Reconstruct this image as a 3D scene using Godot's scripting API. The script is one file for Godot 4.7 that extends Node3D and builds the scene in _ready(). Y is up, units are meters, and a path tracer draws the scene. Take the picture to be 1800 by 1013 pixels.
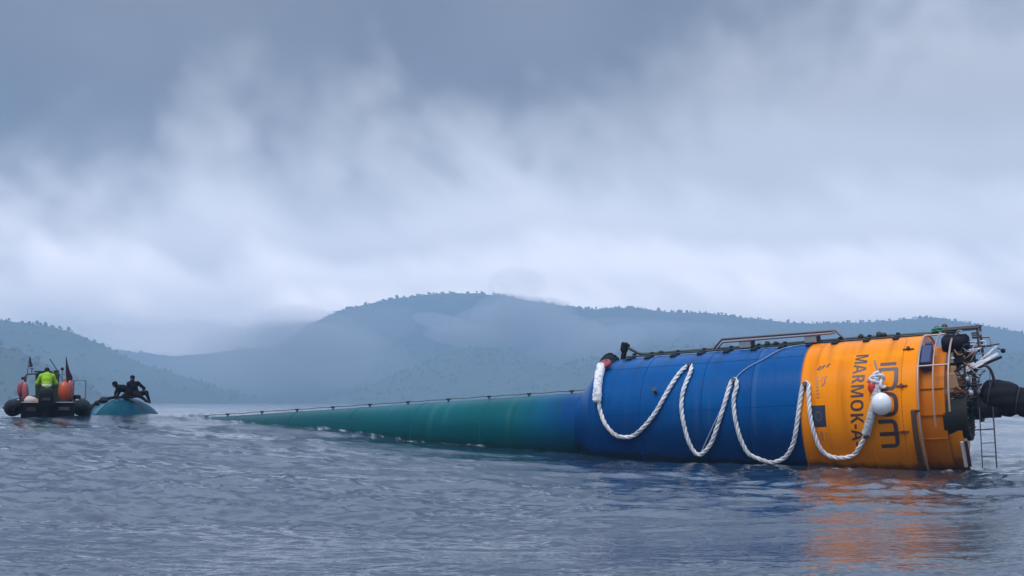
extends Node3D

# ---------------------------------------------------------------- geometry collector
class Geo:
	var V := PackedVector3Array()
	var N := PackedVector3Array()
	var C := PackedColorArray()
	var I := PackedInt32Array()

	func vert(p: Vector3, n: Vector3, c: Color) -> int:
		V.append(p); N.append(n); C.append(c)
		return V.size() - 1

	func tri(a: int, b: int, c: int) -> void:
		var g := (V[b] - V[a]).cross(V[c] - V[a])
		if g.dot(N[a] + N[b] + N[c]) > 0.0:
			I.append(a); I.append(c); I.append(b)
		else:
			I.append(a); I.append(b); I.append(c)

	func quad(a: int, b: int, c: int, d: int) -> void:
		tri(a, b, c)
		tri(a, c, d)

	func flat_quad(a: Vector3, b: Vector3, c: Vector3, d: Vector3, col: Color, out: Vector3) -> void:
		var n := (b - a).cross(c - a).normalized()
		if n.dot(out) < 0.0:
			n = -n
		var i := vert(a, n, col)
		vert(b, n, col); vert(c, n, col); vert(d, n, col)
		quad(i, i + 1, i + 2, i + 3)

	func box(at: Vector3, size: Vector3, col: Color, b := Basis(), bevel := 0.0) -> void:
		var h := size * 0.5
		var e: float = minf(bevel, minf(h.x, minf(h.y, h.z)) * 0.6)
		if bevel <= 0.0:
			e = minf(h.x, minf(h.y, h.z)) * 0.12
		for ax in 3:
			var u := (ax + 1) % 3
			var w := (ax + 2) % 3
			for s in [-1.0, 1.0]:
				var n := Vector3(); n[ax] = s
				var q: Array[Vector3] = []
				for k in [[-1, -1], [1, -1], [1, 1], [-1, 1]]:
					var p := Vector3(); p[ax] = s * h[ax]; p[u] = k[0] * (h[u] - e); p[w] = k[1] * (h[w] - e)
					q.append(at + b * p)
				flat_quad(q[0], q[1], q[2], q[3], col, b * n)
		for ax in 3:
			var u := (ax + 1) % 3
			var w := (ax + 2) % 3
			for su in [-1.0, 1.0]:
				for sw in [-1.0, 1.0]:
					var q: Array[Vector3] = []
					for k in [[-1, 0], [1, 0], [1, 1], [-1, 1]]:
						var p := Vector3(); p[ax] = k[0] * (h[ax] - e)
						p[u] = su * (h[u] - e * k[1]); p[w] = sw * (h[w] - e * (1 - k[1]))
						q.append(at + b * p)
					var n := Vector3(); n[u] = su; n[w] = sw
					flat_quad(q[0], q[1], q[2], q[3], col, b * n)
		for sx in [-1.0, 1.0]:
			for sy in [-1.0, 1.0]:
				for sz in [-1.0, 1.0]:
					var s := Vector3(sx, sy, sz)
					var n := (b * s).normalized()
					var i := vert(at + b * (s * Vector3(h.x, h.y - e, h.z - e)), n, col)
					vert(at + b * (s * Vector3(h.x - e, h.y, h.z - e)), n, col)
					vert(at + b * (s * Vector3(h.x - e, h.y - e, h.z)), n, col)
					tri(i, i + 1, i + 2)

	func tube(pts: PackedVector3Array, rad, seg: int, col: Color, caps := true, ring := false) -> void:
		var n := pts.size()
		var first := V.size()
		var u := Vector3()
		for k in n:
			var tan := (pts[mini(k + 1, n - 1)] - pts[maxi(k - 1, 0)]).normalized()
			if ring:
				tan = (pts[(k + 1) % n] - pts[(k + n - 1) % n]).normalized()
			if k == 0:
				u = tan.cross(Vector3.UP)
				if u.length() < 0.2:
					u = tan.cross(Vector3.RIGHT)
			u = (u - tan * u.dot(tan)).normalized()
			var w := tan.cross(u)
			var r: float = rad if rad is float else rad[k]
			for j in seg:
				var a := TAU * j / seg
				var d := u * cos(a) + w * sin(a)
				vert(pts[k] + d * r, d, col)
		for k in (n if ring else n - 1):
			for j in seg:
				var a := first + k * seg + j
				var b := first + k * seg + (j + 1) % seg
				var c := first + ((k + 1) % n) * seg + (j + 1) % seg
				var d := first + ((k + 1) % n) * seg + j
				quad(a, b, c, d)
		if caps and not ring:
			for e in [0, n - 1]:
				var nn := (pts[0] - pts[1]).normalized() if e == 0 else (pts[n - 1] - pts[n - 2]).normalized()
				var m := vert(pts[e], nn, col)
				for j in seg:
					vert(V[first + e * seg + j], nn, col)
				for j in seg:
					tri(m, m + 1 + j, m + 1 + (j + 1) % seg)

	func rod(a: Vector3, b: Vector3, r: float, col: Color, seg := 8) -> void:
		tube(PackedVector3Array([a, b]), r, seg, col)

	func ball(at: Vector3, rad: Vector3, col: Color, seg := 20, rings := 12, lump := 0.0, b := Basis(), nz: FastNoiseLite = null) -> void:
		var first := V.size()
		for i in rings + 1:
			var th := PI * i / rings
			for j in seg:
				var ph := TAU * j / seg
				var d := Vector3(sin(th) * cos(ph), cos(th), sin(th) * sin(ph))
				var k := 1.0
				if nz:
					k += lump * nz.get_noise_3d(at.x * 37.0 + d.x * 60.0, at.y * 37.0 + d.y * 60.0, at.z * 37.0 + d.z * 60.0)
				vert(at + b * (d * rad * k), (b * (d / rad)).normalized(), col)
		for i in rings:
			for j in seg:
				var a := first + i * seg + j
				var bb := first + i * seg + (j + 1) % seg
				quad(a, bb, bb + seg, a + seg)

	# profile: [t, r, ...] points; turned about the local x axis; col: Color or Callable(t, degrees)
	func lathe(profile: Array, seg: int, col, step := 100.0, at := Vector3(), b := Basis(), from := 0.0, to := 360.0) -> void:
		var runs: Array = [[]]
		var pts: Array = []
		for k in profile.size():
			pts.append(Vector2(profile[k][0], profile[k][1]))
			if k + 1 < profile.size():
				var a := Vector2(profile[k][0], profile[k][1])
				var c := Vector2(profile[k + 1][0], profile[k + 1][1])
				var m := int(a.distance_to(c) / step)
				for q in m:
					pts.append(a.lerp(c, (q + 1.0) / (m + 1.0)))
		var full := to - from >= 359.9
		var cols := seg if full else seg + 1
		var dirs: Array = []
		for k in pts.size() - 1:
			dirs.append((pts[k + 1] - pts[k]).normalized())
		var k0 := 0
		while k0 < pts.size() - 1:
			var k1 := k0 + 1
			while k1 < pts.size() - 1 and dirs[k1].dot(dirs[k1 - 1]) > 0.8:
				k1 += 1
			var first := V.size()
			for k in range(k0, k1 + 1):
				var d: Vector2 = dirs[mini(k, k1 - 1)]
				if k > k0 and k < k1:
					d = (dirs[k - 1] + dirs[k]).normalized()
				for j in cols:
					var ang := deg_to_rad(from + (to - from) * j / seg)
					var up := Vector3(0, cos(ang), sin(ang))
					var n := (up * d.x - Vector3.RIGHT * d.y).normalized()
					var cc: Color = col if col is Color else col.call(pts[k].x, rad_to_deg(ang))
					vert(at + b * (Vector3.RIGHT * pts[k].x + up * pts[k].y), b * n, cc)
			for k in k1 - k0:
				for j in (seg if full else seg):
					var a := first + k * cols + j
					var c := first + k * cols + (j + 1) % cols
					quad(a, c, c + cols, a + cols)
			k0 = k1

	func mesh(m: Material) -> ArrayMesh:
		var arr := []
		arr.resize(Mesh.ARRAY_MAX)
		arr[Mesh.ARRAY_VERTEX] = V
		arr[Mesh.ARRAY_NORMAL] = N
		arr[Mesh.ARRAY_COLOR] = C
		arr[Mesh.ARRAY_INDEX] = I
		var am := ArrayMesh.new()
		am.add_surface_from_arrays(Mesh.PRIMITIVE_TRIANGLES, arr)
		am.surface_set_material(0, m)
		return am


# ---------------------------------------------------------------- things and parts
var names := {}
var M := {}
var nz := FastNoiseLite.new()
const R := 2.5          # radius of the float, metres
const RT := 1.4         # radius of the spar tube
var buoy_frame := Transform3D()

func numbered(called: String) -> String:
	var n: int = names.get(called, 0)
	names[called] = n + 1
	return called if n == 0 else "%s_%03d" % [called, n]

func tag(o: Node, label := "", category := "", group := "", kind := "") -> void:
	if label: o.set_meta("label", label)
	if category: o.set_meta("category", category)
	if group: o.set_meta("group", group)
	if kind: o.set_meta("kind", kind)

func thing(called: String, label: String, category: String, xf := Transform3D(), group := "") -> Node3D:
	var o := Node3D.new()
	o.name = numbered(called)
	o.transform = xf
	add_child(o)
	tag(o, label, category, group)
	return o

func part(called: String, g: Geo, m: Material, parent: Node, label := "") -> MeshInstance3D:
	var o := MeshInstance3D.new()
	var n := 0
	for c in parent.get_children():
		if String(c.name) == called or String(c.name).begins_with(called + "_0") or String(c.name).begins_with(called + "_1"):
			n += 1
	o.name = called if n == 0 else "%s_%03d" % [called, n]
	o.mesh = g.mesh(m)
	parent.add_child(o, true)
	if label: o.set_meta("label", label)
	return o

func again(called: String, of: MeshInstance3D, xf: Transform3D, parent: Node) -> MeshInstance3D:
	var o := part_copy(called, parent)
	o.mesh = of.mesh
	o.transform = xf
	return o

func part_copy(called: String, parent: Node) -> MeshInstance3D:
	var o := MeshInstance3D.new()
	var n := 0
	for c in parent.get_children():
		if String(c.name) == called or String(c.name).begins_with(called + "_0") or String(c.name).begins_with(called + "_1"):
			n += 1
	o.name = called if n == 0 else "%s_%03d" % [called, n]
	parent.add_child(o, true)
	return o

func single(called: String, g: Geo, m: Material, label: String, category: String, xf := Transform3D(), group := "", kind := "") -> MeshInstance3D:
	var o := MeshInstance3D.new()
	o.name = numbered(called)
	o.mesh = g.mesh(m)
	o.transform = xf
	add_child(o)
	tag(o, label, category, group, kind)
	return o

func material(called: String, rough: float, metal := 0.0, spec := 0.5, bump := 0.0, bump_scale := 1.0) -> StandardMaterial3D:
	var m := StandardMaterial3D.new()
	m.resource_name = called
	m.vertex_color_use_as_albedo = true
	m.roughness = rough
	m.metallic = metal
	m.metallic_specular = spec
	if bump > 0.0:
		m.normal_enabled = true
		m.normal_texture = M.grain
		m.normal_scale = bump
		m.uv1_triplanar = true
		m.uv1_scale = Vector3.ONE * bump_scale
	M[called] = m
	return m

func noise_tex(freq: float, seed_: int, oct: int, strength: float, size := 512) -> NoiseTexture2D:
	var t := NoiseTexture2D.new()
	var f := FastNoiseLite.new()
	f.seed = seed_
	f.noise_type = FastNoiseLite.TYPE_SIMPLEX_SMOOTH
	f.frequency = freq
	f.fractal_octaves = oct
	t.noise = f
	t.width = size
	t.height = size
	t.seamless = true
	t.seamless_blend_skirt = 0.25
	t.as_normal_map = true
	t.bump_strength = strength
	return t

# point on the hull: t along the axis (0 at the orange rim, towards the right), degrees from the top towards the camera's side
func hp(t: float, deg: float, r: float) -> Vector3:
	var a := deg_to_rad(deg)
	return Vector3(t, r * cos(a), r * sin(a))

func smooth(pts: PackedVector3Array, step: float) -> PackedVector3Array:
	var c := Curve3D.new()
	c.bake_interval = step
	for k in pts.size():
		var d := (pts[mini(k + 1, pts.size() - 1)] - pts[maxi(k - 1, 0)]) / 6.0
		c.add_point(pts[k], -d, d)
	return c.get_baked_points()


# ---------------------------------------------------------------- sea
var waves: Array = []

func swell(x: float, z: float) -> float:
	var s := -((x - 13.6) * 0.8857 + (z + 44.3) * 0.4642)
	var far := sqrt(x * x + z * z)
	var fade := 1.0 - smoothstep(150.0, 420.0, far) * 0.7
	return 0.76 * (1.0 - cos(PI * s / 36.0) * fade) - 0.17 + 0.20 * exp(-pow((s - 31.3) / 1.7, 2.0)) * fade

func make_waves() -> void:
	# two long-crested trains rolling in along the float, then the wind sea
	for w in [[100.0, 12.5, 0.12, 10.0, -40.2], [70.0, 7.6, 0.05, 4.0, -41.5]]:
		var dx: float = cos(deg_to_rad(w[0])) * TAU / w[1]
		var dz: float = sin(deg_to_rad(w[0])) * TAU / w[1]
		waves.append([dx, dz, PI * 0.5 - dx * w[3] - dz * w[4], w[2], w[1]])
	var rng := RandomNumberGenerator.new()
	rng.seed = 41
	for k in 16:
		var l := 0.85 * pow(1.2, k)
		var dir := deg_to_rad(90.0 + 14.0 + rng.randf_range(-38, 38))
		waves.append([cos(dir) * TAU / l, sin(dir) * TAU / l, rng.randf() * TAU, 0.0072 * pow(l, 0.52), l])

var n1 := FastNoiseLite.new()
var n2 := FastNoiseLite.new()
var n3 := FastNoiseLite.new()
var n4 := FastNoiseLite.new()

func sea_at(x: float, z: float, cell: float) -> float:
	var h := swell(x, z)
	var calm := 0.85 + 1.1 * n4.get_noise_2d(x * 0.5, z)
	for w in waves:
		if w[4] > cell * 2.0:
			var p: float = w[0] * x + w[1] * z + w[2]
			h += w[3] * (sin(p) + 0.22 * cos(2.0 * p)) * calm
	if cell < 0.9:
		var q := n1.get_noise_2d(x * 0.32 + z * 0.08, z)
		h += (0.075 * q + 0.12 * q * q) * calm
	if cell < 0.42:
		var q2 := n2.get_noise_2d(x * 0.36 - z * 0.07, z)
		h += (0.050 * q2 + 0.085 * q2 * q2) * calm
	if cell < 0.16:
		h += 0.022 * n3.get_noise_2d(x * 0.55, z) * calm
	return h

func build_sea() -> void:
	for pair in [[n1, 0.62, 3], [n2, 1.55, 5], [n3, 3.8, 7], [n4, 0.05, 9]]:
		var f: FastNoiseLite = pair[0]
		f.noise_type = FastNoiseLite.TYPE_SIMPLEX_SMOOTH
		f.frequency = pair[1]
		f.seed = pair[2]
		f.fractal_octaves = 3
	make_waves()
	var rr := PackedFloat32Array([0.0, 4.0, 7.0, 9.0, 10.5])
	var r := 11.0
	while r < 4200.0:
		rr.append(r)
		var d := maxf(0.05, 0.00015 * r * r)
		if r > 160.0:
			d = maxf(d, r * 0.06)
		r += d
	rr.append(4200.0)
	var aa := PackedFloat32Array()
	var a := -180.0
	while a < 180.0:
		aa.append(deg_to_rad(a))
		a += 0.1 if a >= -27.0 and a < 27.0 else 3.0
	var g := Geo.new()
	var nc := aa.size()
	var water := Color(0.012, 0.030, 0.050)
	var foam := Color(0.62, 0.66, 0.70)
	var inv := buoy_frame.affine_inverse()
	for i in rr.size():
		var cell: float = rr[i] - rr[maxi(i - 1, 0)]
		for j in nc:
			var x := rr[i] * sin(aa[j])
			var z := -rr[i] * cos(aa[j])
			var outside := absf(aa[j]) > 0.48
			var y := sea_at(x, z, 4.0 if outside else cell) if rr[i] < 700.0 else swell(x, z)
			var c := water
			if not outside and rr[i] > 35.0 and rr[i] < 72.0:
				var w := inv * Vector3(x, y, z)
				if w.x > -36.5 and w.x < 2.5:
					var near := smoothstep(1.6, 0.2, absf(Vector2(w.y, w.z).length() - (RT if w.x < -12.0 else R)))
					y += near * (0.07 * n2.get_noise_2d(x * 0.9 + 30.0, z * 0.7) + 0.05 * n3.get_noise_2d(x * 0.5, z * 0.5))
			if not outside and rr[i] > 35.0 and rr[i] < 75.0:
				var q := inv * Vector3(x, y, z)
				# white water where the sea breaks over the tube, and a thin broken line along the hull
				var away := absf(Vector2(q.y, q.z).length() - (RT if q.x < -12.0 else R))
				var amount := 0.0
				if q.x < -12.0 and q.x > -36.0 and q.z > -3.0:
					amount = maxf(amount, (1.0 - smoothstep(0.1, 0.8, away)) * smoothstep(-13.0, -15.0, q.x) * 0.45)
					amount = maxf(amount, exp(-pow((q.x + 28.5) / 4.0, 2.0) - pow((q.z - 1.2) / 1.6, 2.0)) * 0.35)
				if q.x > 0.6 and q.x < 4.0 and q.z > -3.0 and q.z < 3.0:
					amount = maxf(amount, 0.3)
				if amount > 0.06:
					var v := 0.5 + 0.75 * n2.get_noise_2d(x * 1.1, z * 0.9) + 0.4 * n3.get_noise_2d(x, z)
					c = water.lerp(foam, clampf((v - 1.0 + amount * 1.2) * 1.6, 0.0, 0.7) * smoothstep(0.06, 0.25, amount))
			g.V.append(Vector3(x, y, z))
			g.C.append(c)
	g.N.resize(g.V.size())
	for i in rr.size():
		for j in nc:
			var a0 := g.V[i * nc + (j + nc - 1) % nc]
			var a1 := g.V[i * nc + (j + 1) % nc]
			var b0 := g.V[maxi(i - 1, 0) * nc + j]
			var b1 := g.V[mini(i + 1, rr.size() - 1) * nc + j]
			var n := (a1 - a0).cross(b0 - b1)
			if i == 0 or n.length_squared() < 1e-12:
				n = Vector3.UP
			if n.y < 0.0:
				n = -n
			g.N[i * nc + j] = n.normalized()
	for i in rr.size() - 1:
		for j in nc:
			var p := i * nc + j
			var q := i * nc + (j + 1) % nc
			g.I.append_array(PackedInt32Array([p, p + nc, q, q, p + nc, q + nc]))
	var m := StandardMaterial3D.new()
	m.resource_name = "sea_water"
	m.vertex_color_use_as_albedo = true
	m.roughness = 0.075
	m.metallic_specular = 0.8
	m.normal_enabled = true
	m.normal_texture = noise_tex(0.022, 77, 4, 5.0)
	m.normal_scale = 0.5
	m.uv1_triplanar = true
	m.uv1_world_triplanar = true
	m.uv1_scale = Vector3(0.24, 0.33, 0.52)
	single("sea", g, m, "grey blue choppy sea with a long low swell rising to the left", "sea", Transform3D(), "", "structure")


# ---------------------------------------------------------------- sky
func interp(t: Array, x: float) -> float:
	if x <= t[0][0]: return t[0][1]
	for k in t.size() - 1:
		if x < t[k + 1][0]:
			return lerpf(t[k][1], t[k + 1][1], smoothstep(t[k][0], t[k + 1][0], x))
	return t[t.size() - 1][1]

func make_sky() -> PanoramaSkyMaterial:
	var w := 2048
	var h := 1024
	var im := Image.create(w, h, false, Image.FORMAT_RGBF)
	var big := FastNoiseLite.new()
	big.seed = 12; big.frequency = 0.05; big.fractal_octaves = 5; big.noise_type = FastNoiseLite.TYPE_SIMPLEX_SMOOTH
	var fine := FastNoiseLite.new()
	fine.seed = 5; fine.frequency = 0.16; fine.fractal_octaves = 4; fine.noise_type = FastNoiseLite.TYPE_SIMPLEX_SMOOTH
	# lower edge (degrees up) of the dark cloud deck, by bearing
	var edge := [[-60, 10.0], [-30, 9.0], [-21, 8.6], [-16, 9.2], [-13.6, 11.4], [-11.5, 12.2], [-9.5, 11.9], [-7.5, 11.5], [-5.2, 12.9], [-3.0, 11.2], [0.0, 10.4], [3.0, 10.7], [6.0, 12.3], [9.5, 13.9], [14, 15.6], [20, 17.6], [30, 16.0], [60, 11.0]]
	var dark := Color(0.125, 0.142, 0.192)
	var pale := Color(1.0, 0.91, 0.92)
	var mid := Color(0.915, 0.945, 1.075)
	var glow := [[0.0, 2.75], [3.0, 2.55], [5.0, 1.60], [7.0, 0.96], [10.0, 0.60], [13.0, 0.46], [17.0, 0.50], [24.0, 0.72], [40.0, 0.86], [90.0, 0.86]]
	for y in h / 2:
		var el := 90.0 - 180.0 * (y + 0.5) / h
		for x in w:
			var az := 360.0 * (x + 0.5) / w
			if az > 180.0: az -= 360.0
			# seamless round the horizon: noise on a cylinder, flattening towards the zenith
			var ca := cos(deg_to_rad(el))
			var px := 57.3 * sin(deg_to_rad(az)) * ca
			var pz := 57.3 * cos(deg_to_rad(az)) * ca
			var b := big.get_noise_3d(px + el * 0.5, el * 1.25, pz)
			var f := fine.get_noise_3d(px + el * 0.9, el * 0.9, pz)
			var v := fine.get_noise_3d(px * 2.7 + 40.0, el * 2.7, pz * 2.7)
			var wa := az + 3.2 * f + 3.0 * b + (el - 10.0) * 0.25
			var e: float = interp(edge, wa) if absf(wa) < 60.0 else 10.5
			var d := smoothstep(-3.0, 3.0, el - e + 0.3 + b * 3.0 + f * 1.4 + v * 1.6)
			d = d * (0.88 + 0.12 * smoothstep(0.0, 3.5, el - e)) * clampf(0.96 + b * 0.28, 0.0, 1.0)
			# the overcast: bright along the horizon and again overhead
			var ee := el + f * 1.6 + b * 1.8
			var base := pale.lerp(mid, smoothstep(2.0, 10.0, ee)) * interp(glow, ee)
			base = base.lerp(Color(base.r * 0.84, base.g * 0.96, base.b * 1.13), smoothstep(14.0, 24.0, ee))
			base = base * (1.0 + 0.06 * f + 0.10 * b)
			var c := base.lerp(dark * (1.0 + 0.22 * b + 0.10 * f), clampf(d, 0.0, 1.0) * smoothstep(30.0, 17.0, el + b * 8.0))
			im.set_pixel(x, y, c)
	im.fill_rect(Rect2i(0, h / 2, w, h / 2), Color(0.20, 0.23, 0.31))
	var m := PanoramaSkyMaterial.new()
	m.panorama = ImageTexture.create_from_image(im)
	return m


# ---------------------------------------------------------------- hills, wood and mist
var tree_spots: Array = []

func ridge(label: String, dist: float, front: float, back: float, prof: Array, seed_: int, trees: int) -> void:
	var g := Geo.new()
	var f := FastNoiseLite.new()
	f.seed = seed_; f.frequency = 0.0035; f.fractal_octaves = 5
	var a0: float = prof[0][0]
	var a1: float = prof[prof.size() - 1][0]
	var nx := 160
	var nd := 46
	var rng := RandomNumberGenerator.new()
	rng.seed = seed_
	for i in nx + 1:
		var az := lerpf(a0, a1, float(i) / nx)
		var top := interp_lin(prof, az)
		for k in nd + 1:
			var u := float(k) / nd * 1.6
			var d := lerpf(front, dist, u) if u <= 1.0 else lerpf(dist, back, (u - 1.0) / 0.6)
			var x := d * sin(deg_to_rad(az))
			var z := -d * cos(deg_to_rad(az))
			var s := 1.0 - pow(absf(1.0 - u), 1.5) if u <= 1.0 else 1.0 - pow((u - 1.0) / 0.6, 1.6)
			var rough := 0.30 * absf(f.get_noise_2d(x * 1.3, z * 0.8)) + 0.20 * f.get_noise_2d(x * 3.0 + 300, z * 3.0)
			var y := top * (s - rough * s * (1.0 - s) * 2.4) + (f.get_noise_2d(x * 8.0, z * 8.0)) * 3.0 * s - 3.0 * (1.0 - s) - 1.0
			if k == 0 or k == nd or i == 0 or i == nx:
				y = -4.0
			g.V.append(Vector3(x, y, z))
			var v := 0.5 + 0.5 * f.get_noise_2d(x * 2.2, z * 2.2 + y * 2.0)
			g.C.append(Color(0.046, 0.064, 0.046).lerp(Color(0.064, 0.082, 0.056), v))
	g.N.resize(g.V.size())
	var row := nd + 1
	for i in nx + 1:
		for k in nd + 1:
			var n := (g.V[mini(i + 1, nx) * row + k] - g.V[maxi(i - 1, 0) * row + k]).cross(g.V[i * row + mini(k + 1, nd)] - g.V[i * row + maxi(k - 1, 0)]).normalized()
			g.N[i * row + k] = n if n.y > 0.0 else -n
	for i in nx:
		for k in nd:
			g.quad(i * row + k, (i + 1) * row + k, (i + 1) * row + k + 1, i * row + k + 1)
	single("hill", g, M.earth, label, "hill", Transform3D(), "", "structure")
	for q in trees:
		var i := rng.randi_range(2, nx - 3)
		var k := rng.randi_range(26, 31) if rng.randf() < 0.24 else rng.randi_range(3, 30)
		var p := g.V[i * row + k].lerp(g.V[(i + 1) * row + k], rng.randf()).lerp(g.V[i * row + k + 1], rng.randf() * 0.5)
		if p.y > 4.0 and f.get_noise_2d(p.x * 3.0, p.z * 3.0) > rng.randf_range(-0.55, 0.15):
			tree_spots.append([p, 0.22 + 0.34 * pow(rng.randf(), 2.0), rng.randf() * TAU, rng.randf()])

func interp_lin(t: Array, x: float) -> float:
	for k in t.size() - 1:
		if x <= t[k + 1][0]:
			var u: float = clampf((x - t[k][0]) / (t[k + 1][0] - t[k][0]), 0.0, 1.0)
			return lerpf(t[k][1], t[k + 1][1], u)
	return t[t.size() - 1][1]

func build_hills() -> void:
	ridge("broad wooded main ridge with the highest summit behind the middle of the bay", 3000, 2350, 3700, [[-14, 5], [-12.6, 40], [-11.3, 62], [-10.3, 88], [-9.4, 128], [-8.54, 170], [-7.14, 204], [-5.25, 227], [-3.35, 242], [-1.44, 243], [0.0, 234], [1.44, 220], [3.11, 208], [5.01, 211], [6.67, 199], [8.31, 196], [9.94, 184], [11.78, 173], [13.6, 172], [15.4, 176], [17.16, 181], [18.46, 169], [19.73, 155], [20.57, 144], [22.21, 115], [24.6, 79], [28, 20], [30, 4]], 3, 3800)
	ridge("rounded wooded hill sloping down to the right behind the inflatable boat", 2300, 1850, 2800, [[-33, 4], [-30, 60], [-26.57, 94], [-23.66, 121], [-20.59, 133], [-19.31, 128], [-18.02, 117], [-16.7, 95], [-15.36, 68], [-14.01, 51], [-12.2, 28], [-10.59, 9], [-9.6, 2]], 8, 700)
	ridge("low dark headland nearest the shore at the far left", 1500, 1250, 1800, [[-33, 4], [-30, 60], [-26.6, 85], [-23.04, 75], [-20.56, 61], [-19.49, 52], [-18.41, 37], [-17.31, 19], [-16.43, 4], [-15.9, 1]], 15, 350)
	ridge("triangular wooded spur standing in front of the main summit", 2300, 1950, 2700, [[-9, 1], [-8.04, 4], [-6.64, 19], [-5.53, 36], [-3.81, 67], [-1.86, 94], [0.0, 88], [1.43, 67], [3.33, 33], [4.75, 10], [5.6, 1]], 21, 900)
	ridge("long low spur behind the blue and orange float", 2200, 1800, 2600, [[-1.4, 1], [-0.48, 9], [0.71, 38], [2.38, 64], [3.81, 75], [5.95, 89], [9.46, 94], [12.91, 87], [16.26, 97], [18.44, 90], [20.55, 76], [22.59, 51], [24.56, 17], [26, 2]], 30, 1500)
	ridge("faint low ridge closing the gap between the left hill and the main ridge", 3500, 3050, 4000, [[-22, 5], [-19, 90], [-17, 140], [-15.5, 128], [-14, 118], [-12.5, 124], [-11, 140], [-9.5, 132], [-8, 100], [-6, 5]], 44, 200)
	# the wood: one crown with trunk, many copies
	var g := Geo.new()
	var rng := RandomNumberGenerator.new()
	rng.seed = 4
	g.rod(Vector3(0, -2, 0), Vector3(0, 5, 0), 0.4, Color(0.5, 0.5, 0.4), 5)
	for k in 7:
		var a := TAU * k / 7.0
		var rr := 3.0 if k < 6 else 0.0
		g.ball(Vector3(cos(a) * rr, 6.0 + rng.randf_range(-1.5, 2.5) + (3.0 if k == 6 else 0.0), sin(a) * rr), Vector3.ONE * rng.randf_range(2.6, 3.8), Color.WHITE * rng.randf_range(0.8, 1.1), 7, 5, 0.5, Basis(), nz)
	var mm := MultiMesh.new()
	mm.transform_format = MultiMesh.TRANSFORM_3D
	mm.use_colors = true
	mm.mesh = g.mesh(M.earth)
	mm.instance_count = tree_spots.size()
	for k in tree_spots.size():
		var s: Array = tree_spots[k]
		mm.set_instance_transform(k, Transform3D(Basis(Vector3.UP, s[2]).scaled(Vector3(s[1], s[1] * (0.8 + 0.5 * s[3]), s[1])), s[0]))
		mm.set_instance_color(k, Color(0.085, 0.110, 0.078).lerp(Color(0.10, 0.12, 0.085), s[3]))
	var o := MultiMeshInstance3D.new()
	o.name = "forest"
	o.multimesh = mm
	add_child(o)
	tag(o, "dark far-off wood covering the hills across the water", "forest", "", "stuff")

func mist(at_az: float, y: float, dist: float, size: Vector3, density: float, label: String, roll := 0.0) -> void:
	var o := FogVolume.new()
	o.shape = RenderingServer.FOG_VOLUME_SHAPE_ELLIPSOID
	o.size = size
	var fm := FogMaterial.new()
	fm.albedo = Color(0.97, 0.97, 1.0)
	fm.density = density
	o.material = fm
	o.name = numbered("mist_bank")
	o.position = Vector3(dist * sin(deg_to_rad(at_az)), y, -dist * cos(deg_to_rad(at_az)))
	o.rotation = Vector3(0, -deg_to_rad(at_az), deg_to_rad(roll))
	add_child(o)
	tag(o, label, "mist", "banks of mist on the hills", "stuff")


# ---------------------------------------------------------------- the buoy
func streak(t: float, deg: float) -> float:
	return 0.5 + 0.5 * nz.get_noise_2d(t * 95.0, deg * 0.22)

func blotch(t: float, deg: float) -> float:
	return 0.5 + 0.5 * nz.get_noise_2d(t * 16.0 + 50.0, deg * 1.4 + 90.0)

func above_water(t: float, deg: float, r: float) -> float:
	var p := buoy_frame * hp(t, deg, r)
	return p.y - swell(p.x, p.z)

const CLAMPS := [-10.25, -9.56, -8.57, -7.59, -6.60, -5.62, -4.69, -3.73, -2.80, -1.82, -0.89]

func runs(t: float, deg: float) -> float:
	# dirt that has run down from the clamps and along the weld lines
	var v := 0.0
	for c in CLAMPS:
		v = maxf(v, exp(-pow((t - c - 0.10 * nz.get_noise_2d(c * 60.0, deg * 0.8)) / 0.09, 2.0)) * smoothstep(6.0, 14.0, deg) * smoothstep(30.0 + 50.0 * streak(c, 0.0), 16.0, deg))
	return v

func blue_paint(t: float, deg: float) -> Color:
	var c := Color(0.0, 0.070, 0.235)
	c = c.lerp(Color(0.002, 0.050, 0.185), 0.5 * smoothstep(0.50, 0.80, streak(t, deg)))
	c = c.lerp(Color(0.006, 0.095, 0.28), 0.45 * smoothstep(0.52, 0.75, blotch(t, deg)))
	c = c.lerp(Color(0.12, 0.19, 0.28), 0.2 * smoothstep(0.66, 0.80, streak(t * 1.7 + 9.0, deg * 0.6)))
	c = c.lerp(Color(0.02, 0.035, 0.05), 0.55 * runs(t, deg))
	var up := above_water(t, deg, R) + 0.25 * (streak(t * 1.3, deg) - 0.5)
	c = c.lerp(Color(0.002, 0.024, 0.090), 0.85 * smoothstep(2.3, 0.6, up))  # painted shade: the float's lower side turns navy towards the waterline
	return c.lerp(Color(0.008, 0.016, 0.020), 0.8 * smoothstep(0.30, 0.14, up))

func orange_paint(t: float, deg: float) -> Color:
	var c := Color(0.82, 0.240, 0.0)
	c = c.lerp(Color(0.56, 0.155, 0.003), 0.6 * smoothstep(0.50, 0.82, streak(t, deg)))
	c = c.lerp(Color(0.84, 0.29, 0.004), 0.6 * smoothstep(0.52, 0.75, blotch(t, deg)))
	c = c.lerp(Color(0.30, 0.085, 0.010), 0.5 * smoothstep(0.66, 0.82, streak(t * 1.9 + 31.0, deg * 0.7)))
	c = c.lerp(Color(0.22, 0.07, 0.012), 0.5 * runs(t, deg))
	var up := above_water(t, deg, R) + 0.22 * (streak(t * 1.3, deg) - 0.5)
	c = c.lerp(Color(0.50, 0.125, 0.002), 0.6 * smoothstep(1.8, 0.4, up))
	return c.lerp(Color(0.060, 0.030, 0.010), 0.8 * smoothstep(0.30, 0.14, up))

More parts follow.
